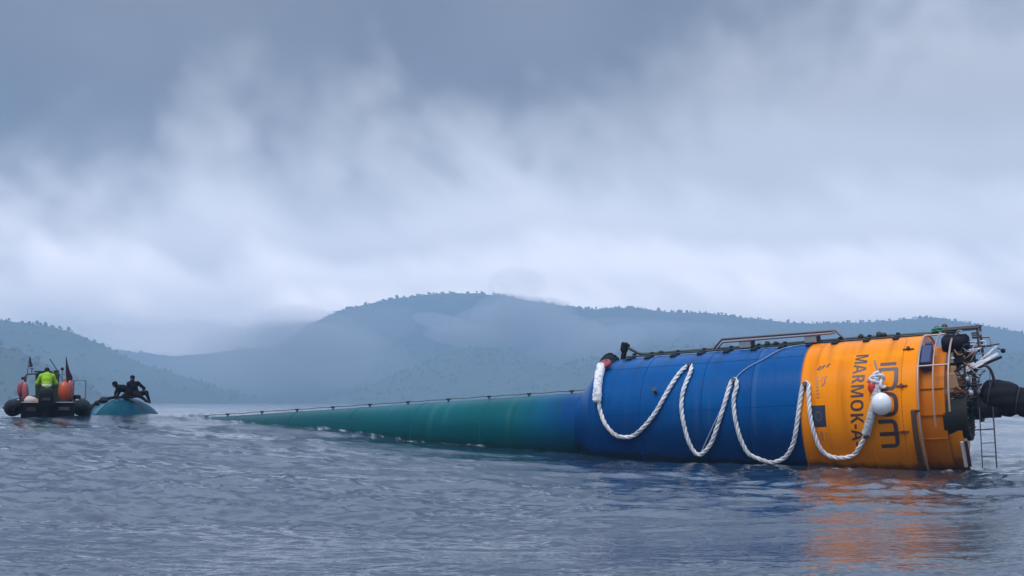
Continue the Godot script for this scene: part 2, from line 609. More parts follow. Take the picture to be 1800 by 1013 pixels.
func tube_paint(t: float, deg: float) -> Color:
	var teal := Color(0.0, 0.082, 0.100)
	var green := Color(0.002, 0.068, 0.078)
	var blue := Color(0.0, 0.048, 0.165)
	var c := teal.lerp(Color(0.003, 0.105, 0.118), 0.6 * blotch(t, deg))
	c = c.lerp(green, 0.4 * smoothstep(-17.6, -16.2, t + 0.6 * (streak(t, deg) - 0.5)) * smoothstep(-14.6, -15.6, t))
	c = c.lerp(Color(0.001, 0.080, 0.140), smoothstep(-14.6, -13.8, t + 0.4 * (streak(t, deg) - 0.5)))
	c = c.lerp(blue, smoothstep(-13.7, -12.5, t + 0.6 * (streak(t, deg) - 0.5)))
	c = c.lerp(Color(0.004, 0.060, 0.066), 0.5 * smoothstep(0.52, 0.80, streak(t * 0.8, deg)))
	c = c.lerp(Color(0.05, 0.15, 0.15), 0.35 * smoothstep(0.64, 0.78, streak(t * 1.6 + 70.0, deg * 0.5)))
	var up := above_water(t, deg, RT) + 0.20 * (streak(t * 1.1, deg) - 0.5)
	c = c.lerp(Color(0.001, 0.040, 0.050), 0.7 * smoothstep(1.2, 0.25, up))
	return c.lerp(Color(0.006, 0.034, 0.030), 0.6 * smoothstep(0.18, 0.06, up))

func tank_paint(t: float, deg: float) -> Color:
	var c := Color(0.003, 0.048, 0.080).lerp(Color(0.006, 0.064, 0.098), blotch(t, deg))
	if t < -34.55:
		c = c.lerp(Color(0.08, 0.22, 0.30), 0.7)
	return c.lerp(Color(0.02, 0.08, 0.09), 0.4 * smoothstep(0.5, 0.85, streak(t, deg)))

func wrap_letters(text: String, font: Font, height: float, t0: float, deg0: float, tilt := 0.0) -> Array:
	# each letter's flat print laid on the round hull: reading downwards, tops towards the right
	var out: Array = []
	var px := 64
	var total := 0.0
	var base := 1e9
	for ch in text:
		var tm := TextMesh.new()
		tm.text = ch
		tm.font = font
		tm.font_size = px
		tm.pixel_size = height / (px * 0.714)
		tm.depth = 0.01
		tm.horizontal_alignment = HORIZONTAL_ALIGNMENT_LEFT
		tm.vertical_alignment = VERTICAL_ALIGNMENT_BOTTOM
		var adv: float = font.get_string_size(ch, HORIZONTAL_ALIGNMENT_LEFT, -1, px).x * tm.pixel_size
		var arr := tm.surface_get_arrays(0)
		var v: PackedVector3Array = arr[Mesh.ARRAY_VERTEX]
		var n: PackedVector3Array = arr[Mesh.ARRAY_NORMAL]
		var ix: PackedInt32Array = arr[Mesh.ARRAY_INDEX] if arr[Mesh.ARRAY_INDEX] != null else PackedInt32Array(range(v.size()))
		var tris: Array = []
		for k in range(0, ix.size(), 3):
			if n[ix[k]].z > 0.9:
				tris.append([v[ix[k]], v[ix[k + 1]], v[ix[k + 2]]])
		if base > 1e8:
			for t in tris:
				for p in t: base = minf(base, p.y)
		var g := Geo.new()
		while tris.size():
			var t: Array = tris.pop_back()
			var far := 0
			for k in 3:
				if t[k].distance_to(t[(k + 1) % 3]) > t[far].distance_to(t[(far + 1) % 3]): far = k
			if t[far].distance_to(t[(far + 1) % 3]) > 0.16:
				var m: Vector3 = (t[far] + t[(far + 1) % 3]) * 0.5
				tris.append([t[far], m, t[(far + 2) % 3]])
				tris.append([m, t[(far + 1) % 3], t[(far + 2) % 3]])
				continue
			var id: Array = []
			for p in t:
				var deg := deg0 + rad_to_deg((total + p.x) / R)
				var tt: float = t0 + p.y - base + tilt * (deg - deg0)
				id.append(g.vert(hp(tt, deg, R + 0.007), hp(0, deg, 1.0), Color(0.045, 0.020, 0.016).lerp(Color(0.16, 0.05, 0.012), 0.5 * smoothstep(0.6, 0.9, blotch(tt * 3.0, deg * 2.0)))))
			g.tri(id[0], id[1], id[2])
		if g.I.size():
			out.append(g)
		total += adv
	return out

func ribbon(g: Geo, pts: Array, width: float, col: Color, lift := 0.007) -> void:
	# a painted stroke on the hull through [t, degrees] points
	var n := pts.size()
	var dense: Array = []
	for k in n - 1:
		var a := Vector2(pts[k][0], deg_to_rad(pts[k][1]) * R)
		var b := Vector2(pts[k + 1][0], deg_to_rad(pts[k + 1][1]) * R)
		var m := maxi(1, int(a.distance_to(b) / 0.06))
		for q in m:
			dense.append(a.lerp(b, float(q) / m))
	dense.append(Vector2(pts[n - 1][0], deg_to_rad(pts[n - 1][1]) * R))
	var first := g.V.size()
	for k in dense.size():
		var d: Vector2 = (dense[mini(k + 1, dense.size() - 1)] - dense[maxi(k - 1, 0)]).normalized()
		var s := Vector2(-d.y, d.x) * width * 0.5
		for q in [dense[k] + s, dense[k] - s]:
			var deg := rad_to_deg(q.y / R)
			g.vert(hp(q.x, deg, R + lift), hp(0, deg, 1.0), col)
	for k in dense.size() - 1:
		var p := first + k * 2
		g.quad(p, p + 1, p + 3, p + 2)

func arc(t: float, r: float, from: float, to: float, step := 4.0) -> PackedVector3Array:
	var p := PackedVector3Array()
	var n := int(ceil((to - from) / step))
	for k in n + 1:
		p.append(hp(t, lerpf(from, to, float(k) / n), r))
	return p

func build_buoy() -> void:
	var b := thing("wave_energy_buoy", "huge blue and orange steel float with long teal tube trailing into the sea", "buoy", buoy_frame)
	var g := Geo.new()
	# hull sections
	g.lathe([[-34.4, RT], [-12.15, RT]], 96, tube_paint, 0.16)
	for t in [-31.0, -28.0, -25.0, -22.0, -19.0, -16.0]:
		g.tube(arc(t, RT, 0, 356), 0.012, 6, tube_paint(t, 30), false, true)
	var tube := part("spar_tube", g, M.paint, b, "long teal tube that turns blue where it meets the float")
	g = Geo.new()
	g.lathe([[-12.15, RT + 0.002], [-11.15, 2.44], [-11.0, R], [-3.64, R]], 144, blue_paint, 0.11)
	for t in [-9.2, -7.0, -5.3]:
		g.tube(arc(t, R, 0, 357, 3.0), 0.014, 6, Color(0.002, 0.05, 0.19), false, true)
	for d in [34.0, 79.0]:
		g.rod(hp(-10.9, d, R), hp(-3.7, d, R), 0.010, Color(0.002, 0.055, 0.20), 6)
	part("blue_float_section", g, M.paint, b, "deep blue cylindrical middle section of the float")
	g = Geo.new()
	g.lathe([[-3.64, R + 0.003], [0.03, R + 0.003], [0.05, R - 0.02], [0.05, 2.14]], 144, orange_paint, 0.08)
	g.tube(arc(-3.62, R, 0, 357, 3.0), 0.018, 6, Color(0.55, 0.16, 0.01), false, true)
	g.tube(arc(-1.42, R, 0, 357, 3.0), 0.008, 6, orange_paint(-1.4, 50), false, true)
	part("orange_float_section", g, M.paint, b, "bright orange end section with dark lettering")
	g = Geo.new()
	g.lathe([[-35.45, 2.30], [-35.40, 2.42], [-34.62, R], [-34.5, R], [-34.28, 2.46], [-34.0, 2.32], [-33.75, 2.05], [-33.5, 1.7], [-33.35, RT]], 96, tank_paint, 0.12)
	g.lathe([[-35.45, 0.0], [-35.45, 2.30]], 64, Color(0.03, 0.12, 0.15), 0.4)
	var tank := part("ballast_tank", g, M.paint, b, "rounded dark teal tank head at the far end")
	g = Geo.new()
	g.lathe([[-35.62, 2.2], [-35.62, 2.47], [-35.42, 2.47], [-35.42, 2.3]], 96, Color(0.012, 0.02, 0.035), 0.5)
	part("flange", g, M.rubber, tank)
	g = Geo.new()
	g.lathe([[-34.57, R - 0.02], [-34.57, R + 0.018], [-34.52, R + 0.018], [-34.52, R - 0.02]], 96, Color(0.03, 0.10, 0.13), 0.5)
	part("weld_band", g, M.paint, tank)

	# inner drum, end plate and rim
	g = Geo.new()
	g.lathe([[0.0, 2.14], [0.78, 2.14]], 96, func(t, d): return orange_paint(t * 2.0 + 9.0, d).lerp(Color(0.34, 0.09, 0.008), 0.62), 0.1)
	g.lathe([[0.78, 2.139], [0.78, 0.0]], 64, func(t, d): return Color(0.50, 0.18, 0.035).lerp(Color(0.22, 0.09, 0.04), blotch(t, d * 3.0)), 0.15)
	for d in [70.0, 92.0, 112.0]:
		g.box(hp(0.4, d, 2.16), Vector3(0.72, 0.05, 0.035), Color(0.38, 0.11, 0.01), Basis(Vector3.RIGHT, deg_to_rad(d)))
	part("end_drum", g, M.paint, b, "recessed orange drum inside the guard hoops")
	g = Geo.new()
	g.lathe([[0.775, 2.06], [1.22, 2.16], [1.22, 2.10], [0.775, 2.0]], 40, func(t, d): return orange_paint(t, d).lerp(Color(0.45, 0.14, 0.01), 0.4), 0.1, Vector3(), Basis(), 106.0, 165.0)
	for d in [112.0, 124.0]:
		g.box(hp(1.0, d, 1.95), Vector3(0.4, 0.03, 0.3), Color(0.55, 0.20, 0.02), Basis(Vector3.RIGHT, deg_to_rad(d)))
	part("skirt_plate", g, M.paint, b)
	g = Geo.new()
	g.box(hp(1.16, 127, 2.2), Vector3(0.10, 0.9, 0.05), Color(0.62, 0.55, 0.50), Basis(Vector3.RIGHT, deg_to_rad(30.0)))
	g.box(hp(1.28, 127, 2.18), Vector3(0.09, 0.9, 0.05), Color(0.05, 0.025, 0.03), Basis(Vector3.RIGHT, deg_to_rad(30.0)))
	part("edge_strip", g, M.matte, b)
	# guard hoops
	var hoop_col := Color(0.36, 0.27, 0.22)
	for s in [[0.06, -95.0, 150.0, 0.035], [0.52, -80.0, 100.0, 0.026], [0.98, -80.0, 90.0, 0.034]]:
		g = Geo.new()
		g.tube(arc(s[0], R + 0.02, s[1], s[2]), s[3], 8, hoop_col)
		part("guard_hoop", g, M.metal, b)
	for d in [-40.0, 12.0, 55.0]:
		g = Geo.new()
		g.rod(hp(0.02, d, R + 0.03), hp(0.98, d, R + 0.03), 0.028, Color(0.42, 0.34, 0.30))
		part("hoop_bar", g, M.metal, b)
	g = Geo.new()
	g.rod(hp(-0.16, 88, R + 0.03), hp(0.10, 88, R + 0.03), 0.045, Color(0.10, 0.04, 0.02))
	part("hoop_bar", g, M.metal, b)
	# raised dark strip painted in for the rim's shadow gap, down to the water
	g = Geo.new()
	for k in 13:
		var d := 90.0 + k * 4.2
		g.box(hp(-0.10, d, R + 0.035), Vector3(0.15, 0.19, 0.08), Color(0.07, 0.035, 0.015), Basis(Vector3.RIGHT, deg_to_rad(d + 90.0)))
	part("rim_shadow_strip", g, M.matte, b)
	# blue box in the recess
	g = Geo.new()
	var bb := Basis(Vector3.RIGHT, deg_to_rad(43.0))
	g.box(hp(0.27, 43, 2.34), Vector3(0.32, 0.38, 0.85), Color(0.010, 0.025, 0.10), bb, 0.03)
	g.box(hp(0.27, 27, 2.40), Vector3(0.22, 0.22, 0.16), Color(0.02, 0.04, 0.14), bb, 0.03)
	part("equipment_box", g, M.plastic, b, "dark blue box behind the guard hoops")
	# lugs on the weld line
	g = Geo.new()
	for k in 30:
		var d := 20.0 + k * 3.4
		g.box(hp(-0.44, d, R + 0.003), Vector3(0.016, 0.12, 0.012), Color(0.34, 0.10, 0.01), Basis(Vector3.RIGHT, deg_to_rad(d + 90.0)))
	part("weld_seam", g, M.paint, b)
	for s in [[-0.30, 36.3], [-0.42, 69.8], [-0.46, 102.4]]:
		g = Geo.new()
		var q := hp(s[0], s[1], R + 0.02)
		g.rod(q, hp(s[0], s[1], R + 0.11), 0.055, Color(0.12, 0.03, 0.008), 10)
		g.box(q, Vector3(0.34, 0.05, 0.05), Color(0.16, 0.04, 0.008), Basis(Vector3.RIGHT, deg_to_rad(s[1])))
		part("lug", g, M.matte, b)

	# lettering
	var font := SystemFont.new()
	font.font_names = PackedStringArray(["Droid Sans"])
	font.font_weight = 700
	for gl in wrap_letters("MARMOK-A-", font, 0.40, -1.93, 37.5, -0.0022):
		part("letter", gl, M.print, b, "letter of the dark name reading MARMOK-A down the orange hull")
	var logo := b
	var ink := Color(0.040, 0.018, 0.016)
	var w := 0.13
	# i, d, o, m: rounded strokes, bottoms of the letters at t0, tops at t1
	var t0 := -1.12
	var t1 := -0.60
	g = Geo.new()
	ribbon(g, [[t0, 50.5], [t1 - 0.02, 50.5]], w, ink)
	part("letter", g, M.print, logo)
	g = Geo.new()
	ribbon(g, [[t0 - 0.03, 55.4], [t1, 55.4], [t1, 66.0], [t1 - 0.05, 69.6], [t1 - 0.13, 71.2], [t0 + 0.10, 71.2], [t0 + 0.03, 69.6], [t0 - 0.02, 66.0], [t0 - 0.02, 55.4]], w, ink)
	part("letter", g, M.print, logo)
	g = Geo.new()
	var loop: Array = []
	for k in 37:
		var a := TAU * k / 36.0
		var ca := signf(cos(a)) * pow(absf(cos(a)), 0.7)
		var sa := signf(sin(a)) * pow(absf(sin(a)), 0.7)
		loop.append([(t0 + t1) * 0.5 - 0.02 + 0.27 * ca, 82.5 + 7.4 * sa])
	ribbon(g, loop, w, ink)
	part("letter", g, M.print, logo)
	g = Geo.new()
	var tm := -0.08
	ribbon(g, [[t0 + tm, 94.6], [t1 + tm - 0.10, 94.6], [t1 + tm - 0.03, 95.6], [t1 + tm, 98.0], [t1 + tm, 109.0], [t1 + tm - 0.03, 111.6], [t1 + tm - 0.10, 112.6], [t0 + tm, 112.6]], w, ink)
	ribbon(g, [[t0 + tm, 103.6], [t1 + tm, 103.6]], w, ink)
	part("letter", g, M.print, logo)
	# small printed marks between the name and the blue section
	g = Geo.new()
	for s in [[-3.08, 49.0], [-2.95, 48.2], [-2.79, 47.0]]:
		ribbon(g, [[s[0] - 0.05, s[1] + 2.6], [s[0] + 0.05, s[1] - 1.2]], 0.065, Color(0.10, 0.04, 0.015))
	ribbon(g, [[-3.10, 51.5], [-3.02, 51.5]], 0.05, Color(0.10, 0.04, 0.015))
	for k in 7:
		ribbon(g, [[-3.12 + 0.012 * k, 57.5 + k * 2.7], [-3.12 + 0.012 * k, 59.2 + k * 2.7]], 0.09, Color(0.36, 0.12, 0.015), 0.006)
	ribbon(g, [[-2.80, 57.5], [-2.86, 60.0], [-2.84, 63.5], [-2.95, 66.0]], 0.05, Color(0.32, 0.06, 0.02))
	ribbon(g, [[-2.92, 58.0], [-2.97, 61.5], [-2.90, 65.0]], 0.03, Color(0.36, 0.10, 0.02))
	ribbon(g, [[-2.85, 41.0], [-2.62, 33.0]], 0.03, Color(0.55, 0.18, 0.02))
	ribbon(g, [[-3.02, 99.5], [-3.02, 106.5]], 0.10, Color(0.42, 0.13, 0.015), 0.006)
	ribbon(g, [[-2.86, 100.0], [-2.86, 108.0]], 0.04, Color(0.45, 0.14, 0.015), 0.006)
	part("print_marks", g, M.print, b).set_meta("kind", "stuff")
	g = Geo.new()
	ribbon(g, [[-3.06, 80.5], [-3.06, 96.3]], 0.46, Color(0.020, 0.018, 0.022), 0.006)
	ribbon(g, [[-3.06, 82.5], [-3.06, 94.3]], 0.34, Color(0.014, 0.020, 0.060), 0.009)
	var flag := part("flag_emblem", g, M.print, b, "dark blue flag panel with a ring of small stars")
	g = Geo.new()
	for k in 12:
		var a := TAU * k / 12.0
		var c := Vector2(-3.06 + 0.10 * cos(a), 88.4 + 3.1 * sin(a))
		ribbon(g, [[c.x - 0.016, c.y], [c.x + 0.016, c.y]], 0.03, Color(0.16, 0.12, 0.03), 0.012)
	part("star_ring", g, M.print, flag).set_meta("kind", "stuff")

	# pipe along the top of the float with its clamps
	g = Geo.new()
	var pp := PackedVector3Array([Vector3(-10.50, 2.92, 0), Vector3(-10.30, 2.80, 0), Vector3(-10.05, 2.66, 0), Vector3(-9.7, 2.62, 0), Vector3(-9.0, 2.62, 0), Vector3(-6.0, 2.60, 0), Vector3(-3.0, 2.60, 0), Vector3(-1.2, 2.59, 0), Vector3(0.4, 2.56, 0)])
	g.tube(smooth(pp, 0.12), 0.055, 10, Color(0.035, 0.05, 0.05))
	g.rod(Vector3(-10.5, 2.56, 0.22), Vector3(0.2, 2.52, 0.22), 0.03, Color(0.03, 0.045, 0.05))
	var pipe := part("top_pipe", g, M.metal, b, "dark pipe clamped along the crest of the float")
	g = Geo.new()
	g.box(Vector3(0, -0.05, 0.26), Vector3(0.15, 0.10, 0.50), Color(0.016, 0.02, 0.03), Basis(Vector3.RIGHT, 0.13), 0.02)
	g.box(Vector3(0, -0.15, 0.60), Vector3(0.19, 0.14, 0.26), Color(0.014, 0.018, 0.026), Basis(Vector3.RIGHT, 0.2), 0.02)
	g.box(Vector3(0, 0.045, 0), Vector3(0.12, 0.12, 0.16), Color(0.02, 0.025, 0.03), Basis(), 0.02)
	var clamp0: MeshInstance3D = null
	var rng := RandomNumberGenerator.new()
	rng.seed = 6
	for t in [-10.25, -9.56, -8.57, -7.59, -6.60, -5.62, -4.69, -3.73, -2.80, -1.82, -0.89]:
		var xf := Transform3D(Basis(Vector3.UP, rng.randf_range(-0.08, 0.08)), Vector3(t, 2.575, 0))
		if clamp0 == null:
			clamp0 = part("clamp", g, M.rubber, pipe)
			clamp0.transform = xf
		else:
			again("clamp", clamp0, xf, pipe)
	for s in [[-9.2, 0.10], [-5.3, 0.14], [-5.0, 0.10], [-2.1, 0.12], [-1.5, 0.16], [-1.35, 0.1]]:
		g = Geo.new()
		g.ball(Vector3(s[0], 2.64, 0.05), Vector3(0.10, s[1] * 0.7, 0.09), Color(0.02, 0.03, 0.03), 10, 7, 0.4, Basis(), nz)
		part("pipe_fitting", g, M.matte, pipe)
	# frame on top
	var bars := Color(0.10, 0.075, 0.085)
	var frame := Geo.new()
	frame.tube(PackedVector3Array([Vector3(-7.28, 2.55, 0.10), Vector3(-6.90, 2.92, 0.10), Vector3(-2.92, 2.90, 0.10), Vector3(-2.60, 2.55, 0.10)]), 0.042, 8, bars)
	var fr := part("top_frame", frame, M.metal, b, "grey trapezoid double rail standing on top of the float")
	g = Geo.new()
	g.tube(PackedVector3Array([Vector3(-7.05, 2.55, 0.36), Vector3(-6.78, 2.80, 0.36), Vector3(-3.02, 2.80, 0.36), Vector3(-2.92, 2.84, 0.24)]), 0.036, 8, Color(0.20, 0.16, 0.17))
	part("lower_rail", g, M.metal, fr)
	for t in [-6.0, -3.72]:
		g = Geo.new()
		g.box(Vector3(t, 2.66, 0.22), Vector3(0.40, 0.24, 0.30), Color(0.26, 0.27, 0.28), Basis(), 0.02)
		part("bracket", g, M.metal, fr)
		g = Geo.new()
		g.box(Vector3(t + 0.26, 2.70, 0.22), Vector3(0.10, 0.26, 0.12), Color(0.03, 0.03, 0.04), Basis(), 0.02)
		part("post", g, M.metal, fr)
	# thin line with studs along the tube
	g = Geo.new()
	var tl := PackedVector3Array()
	for k in 60:
		var t := lerpf(-31.0, -11.7, k / 59.0)
		tl.append(Vector3(t, RT + 0.085 + 0.012 * sin(k * 1.9), 0))
	g.tube(tl, 0.015, 6, Color(0.02, 0.05, 0.055))
	var tr := part("tube_line", g, M.matte, b)
	g = Geo.new()
	g.rod(Vector3(0, -0.01, 0), Vector3(0, 0.12, 0), 0.035, Color(0.012, 0.03, 0.035))
	g.box(Vector3(0, 0.085, 0), Vector3(0.16, 0.06, 0.09), Color(0.012, 0.03, 0.035))
	var stud0: MeshInstance3D = null
	for t in [-30.6, -28.84, -27.04, -25.24, -23.46, -21.68, -19.9, -18.07, -16.28, -14.58, -12.82]:
		var xf := Transform3D(Basis(), Vector3(t, RT, 0))
		if stud0 == null:
			stud0 = part("stud", g, M.matte, tr)
			stud0.transform = xf
		else:
			again("stud", stud0, xf, tr)
	# lamp head and winch at the left end of the float
	g = Geo.new()
	var lb := Basis(Vector3.BACK, -0.22)
	g.box(Vector3(-10.62, 2.93, 0), Vector3(0.24, 0.36, 0.24), Color(0.012, 0.013, 0.018), lb, 0.05)
	g.rod(Vector3(-10.72, 2.42, 0), Vector3(-10.62, 2.86, 0), 0.10, Color(0.012, 0.013, 0.018), 12)
	g.box(Vector3(-10.48, 2.98, 0), Vector3(0.12, 0.12, 0.14), Color(0.015, 0.015, 0.02), lb, 0.03)
	part("pipe_head", g, M.rubber, b, "black capped head at the end of the top pipe")
	g = Geo.new()
	g.ball(Vector3(-11.02, 2.42, 0.45), Vector3(0.34, 0.26, 0.30), Color(0.010, 0.012, 0.022), 16, 10, 0.35, Basis(), nz)
	g.ball(Vector3(-10.86, 2.22, 0.80), Vector3(0.24, 0.24, 0.26), Color(0.010, 0.014, 0.03), 14, 9, 0.35, Basis(), nz)
	g.tube(smooth(PackedVector3Array([Vector3(-11.35, 2.40, 0.6), Vector3(-11.2, 2.62, 0.5), Vector3(-11.0, 2.70, 0.4), Vector3(-10.8, 2.58, 0.5)]), 0.05), 0.05, 8, Color(0.012, 0.014, 0.025))
	part("mooring_bracket", g, M.rubber, b)
	# pegs that carry the loops of the rope
	for s in [[-7.58, 40.5], [-5.86, 58.8], [-3.45, 65.8], [-8.64, 62.5]]:
		g = Geo.new()
		g.rod(hp(s[0], s[1], R - 0.02), hp(s[0], s[1], R + 0.16), 0.05, Color(0.03, 0.04, 0.05))
		g.rod(hp(s[0], s[1] - 1.0, R + 0.15), hp(s[0], s[1] - 1.0, R + 0.18), 0.08, Color(0.02, 0.03, 0.04), 10)
		part("rope_peg", g, M.metal, b)

	# --- equipment at the open end
	g = Geo.new()
	var collar_at := Vector3(0, -0.22, 1.55)
	g.lathe([[0.70, 0.62], [1.30, 0.62], [1.30, 0.70], [1.42, 0.70], [1.42, 0.50], [1.36, 0.46], [0.85, 0.46], [0.85, 0.0]], 48, Color(0.016, 0.016, 0.019), 0.2, collar_at)
	var collar := part("pipe_collar", g, M.rubber, b, "wide black open pipe stub on the end face")
	g = Geo.new()
	g.rod(Vector3(1.40, 0, 0), Vector3(1.46, 0, 0), 0.03, Color(0.05, 0.05, 0.055), 6)
	var bolt0: MeshInstance3D = null
	for k in 12:
		var xf := Transform3D(Basis(), collar_at + Vector3(0, 0.60 * cos(TAU * k / 12.0), 0.60 * sin(TAU * k / 12.0)))
		if bolt0 == null:
			bolt0 = part("bolt", g, M.metal, collar)
			bolt0.transform = xf
		else:
			again("bolt", bolt0, xf, collar)
	g = Geo.new()
	g.lathe([[0.76, 0.46], [1.55, 0.46], [1.55, 0.54], [1.62, 0.54], [1.62, 0.43], [2.15, 0.43]], 40, Color(0.030, 0.030, 0.034), 0.2, Vector3(0, 0.17, 0.45))
	part("duct", g, M.rubber, b, "thick black duct leading out of the end face")
	g = Geo.new()
	var tb := Basis(Vector3.BACK, -0.24)
	var rings: Array = []
	var prof := [[0.0, 0.02], [0.02, 0.34], [0.12, 0.46], [0.35, 0.52], [0.75, 0.54], [1.0, 0.50], [1.10, 0.42], [1.17, 0.40], [1.24, 0.45], [1.6, 0.52], [2.2, 0.54], [2.9, 0.52], [3.4, 0.48], [3.6, 0.3], [3.62, 0.02]]
	var fine: Array = []
	for k in prof.size() - 1:
		for q in 4:
			fine.append([lerpf(prof[k][0], prof[k + 1][0], q / 4.0), lerpf(prof[k][1], prof[k + 1][1], q / 4.0)])
	for p in fine:
		var ring: Array = []
		for j in 48:
			var a := TAU * j / 48.0
			var fold := 1.0 + 0.09 * nz.get_noise_3d(p[0] * 60.0, cos(a) * 45.0, sin(a) * 45.0) + 0.035 * sin(a * 9.0 + p[0] * 5.0)
			ring.append(Vector3(1.62, 0.50, 0.45) + tb * Vector3(p[0], p[1] * fold * cos(a), p[1] * fold * sin(a)))
		rings.append(ring)
	var first := g.V.size()
	for k in rings.size():
		for j in 48:
			var n: Vector3 = (rings[k][(j + 1) % 48] - rings[k][(j + 47) % 48]).cross(rings[mini(k + 1, rings.size() - 1)][j] - rings[maxi(k - 1, 0)][j]).normalized()
			var out: Vector3 = rings[k][j] - (Vector3(1.62, 0.50, 0.45) + tb * Vector3(fine[k][0], 0, 0))
			g.vert(rings[k][j], n if n.dot(out) > 0.0 else -n, Color(0.008, 0.010, 0.015))
	for k in rings.size() - 1:
		for j in 48:
			g.quad(first + k * 48 + j, first + k * 48 + (j + 1) % 48, first + (k + 1) * 48 + (j + 1) % 48, first + (k + 1) * 48 + j)
	var cover := part("canvas_cover", g, M.cloth, b, "black canvas wrapped round the outlet at the far right")
	for s in [[0.30, 0.55], [1.13, 0.43], [1.9, 0.56]]:
		g = Geo.new()
		var p := PackedVector3Array()
		for j in 32:
			p.append(Vector3(1.62, 0.50, 0.45) + tb * Vector3(s[0], s[1] * cos(TAU * j / 32.0), s[1] * sin(TAU * j / 32.0)))
		g.tube(p, 0.022, 6, Color(0.05, 0.05, 0.055), false, true)
		part("strap", g, M.cloth, cover)
	# ladder
	var dark := Color(0.07, 0.07, 0.09)
	var lad := Geo.new()
	lad.rod(Vector3(2.00, 0.1, 0.9), Vector3(1.96, -1.80, 0.9), 0.022, dark)
	var ladder := part("ladder", lad, M.metal, b, "thin steel ladder hanging into the water below the black cover")
	g = Geo.new()
	g.rod(Vector3(1.62, 0.1, 1.05), Vector3(1.56, -1.80, 1.05), 0.018, Color(0.12, 0.12, 0.14))
	part("rail", g, M.metal, ladder)
	for y in [-0.60, -1.02, -1.43]:
		g = Geo.new()
		g.rod(Vector3(1.26 if y > -0.8 else 1.59, y, 1.05 if y < -0.8 else 1.2), Vector3(1.99, y, 0.92), 0.022 if y > -0.8 else 0.014, dark)
		part("rung", g, M.metal, ladder)
	# top clutter
	g = Geo.new()
	g.lathe([[0.62, 0.0], [0.62, 0.22], [0.70, 0.29], [1.36, 0.29], [1.43, 0.22], [1.43, 0.0]], 32, Color(0.010, 0.011, 0.016), 0.2, Vector3(0.02, 2.13, 0.85))
	part("black_drum", g, M.rubber, b, "black drum lying on the end deck")
	g = Geo.new()
	g.box(Vector3(1.16, 1.66, 0.95), Vector3(0.36, 0.42, 0.4), Color(0.012, 0.014, 0.020), Basis(), 0.05)
	g.box(Vector3(1.45, 1.52, 0.70), Vector3(0.25, 0.65, 0.3), Color(0.03, 0.028, 0.03), Basis(), 0.03)
	g.box(Vector3(0.95, 1.40, 0.9), Vector3(0.35, 0.25, 0.4), Color(0.014, 0.016, 0.02), Basis(), 0.03)
	part("machinery_box", g, M.rubber, b)
	g = Geo.new()
	for s in [[2.66, 0.3], [2.58, 0.9]]:
		g.box(Vector3(1.22, s[0], s[1]), Vector3(1.15, 0.07, 0.10), Color(0.09, 0.075, 0.085), Basis(), 0.015)
	g.box(Vector3(1.22, 2.55, 0.6), Vector3(1.05, 0.03, 0.55), Color(0.24, 0.22, 0.23), Basis(), 0.01)
	for s in [[0.72, 0.3], [1.74, 0.3], [1.74, 0.9]]:
		g.rod(Vector3(s[0], 1.8, s[1]), Vector3(s[0], 2.66, s[1]), 0.035, Color(0.06, 0.055, 0.065))
	part("end_deck_rail", g, M.metal, b, "dark flat rail above the end equipment")
	g = Geo.new()
	var grey := Color(0.20, 0.20, 0.23)
	g.tube(PackedVector3Array([Vector3(1.50, 2.30, 0.5), Vector3(2.02, 2.28, 0.5), Vector3(2.05, 2.0, 0.5), Vector3(1.50, 1.98, 0.5)]), 0.035, 8, grey)
	g.tube(PackedVector3Array([Vector3(1.40, 2.16, 0.8), Vector3(1.92, 2.14, 0.8), Vector3(1.94, 1.95, 0.8)]), 0.03, 8, Color(0.45, 0.45, 0.48))
	g.rod(Vector3(1.76, 2.5, 0.5), Vector3(1.80, 1.6, 0.5), 0.035, Color(0.05, 0.05, 0.06))
	g.box(Vector3(1.66, 2.40, 0.6), Vector3(0.30, 0.12, 0.12), Color(0.40, 0.40, 0.42), Basis(), 0.02)
	part("side_frame", g, M.metal, b)
	# white sheets, one long tilted
	g = Geo.new()
	board(g, Vector3(1.14, 1.15, 1.12), Vector3(2.30, 1.72, 1.0), 0.17)
	board(g, Vector3(1.22, 1.30, 1.10), Vector3(1.60, 1.46, 1.06), 0.20)
	part("white_board", g, M.matte, b, "long white board tilted up to the right")
	g = Geo.new()
	board(g, Vector3(1.78, 1.56, 0.95), Vector3(2.28, 1.96, 0.92), 0.09)
	part("white_board", g, M.matte, b)
	g = Geo.new()
	board(g, Vector3(0.90, 1.84, 0.95), Vector3(1.80, 1.93, 0.95), 0.07)
	part("white_board", g, M.matte, b)
	g = Geo.new()
	board(g, Vector3(0.92, 1.68, 1.12), Vector3(1.32, 1.70, 1.12), 0.10)
	part("white_board", g, M.matte, b)
	g = Geo.new()
	g.rod(Vector3(1.25, 1.93, 0.9), Vector3(2.36, 2.02, 0.9), 0.022, Color(0.03, 0.03, 0.045))
	g.rod(Vector3(1.70, 1.36, 0.9), Vector3(2.40, 1.62, 0.9), 0.045, Color(0.03, 0.03, 0.04))
	g.rod(Vector3(1.55, 1.75, 0.8), Vector3(2.1, 1.78, 0.8), 0.018, Color(0.35, 0.36, 0.40))
	g.rod(Vector3(1.42, 2.06, 0.8), Vector3(1.95, 2.02, 0.8), 0.018, Color(0.40, 0.41, 0.45))
	g.rod(Vector3(2.0, 1.3, 0.8), Vector3(1.95, 0.7, 0.8), 0.012, Color(0.16, 0.17, 0.22))
	part("thin_pipes", g, M.metal, b)
	var tangle := RandomNumberGenerator.new()
	tangle.seed = 91
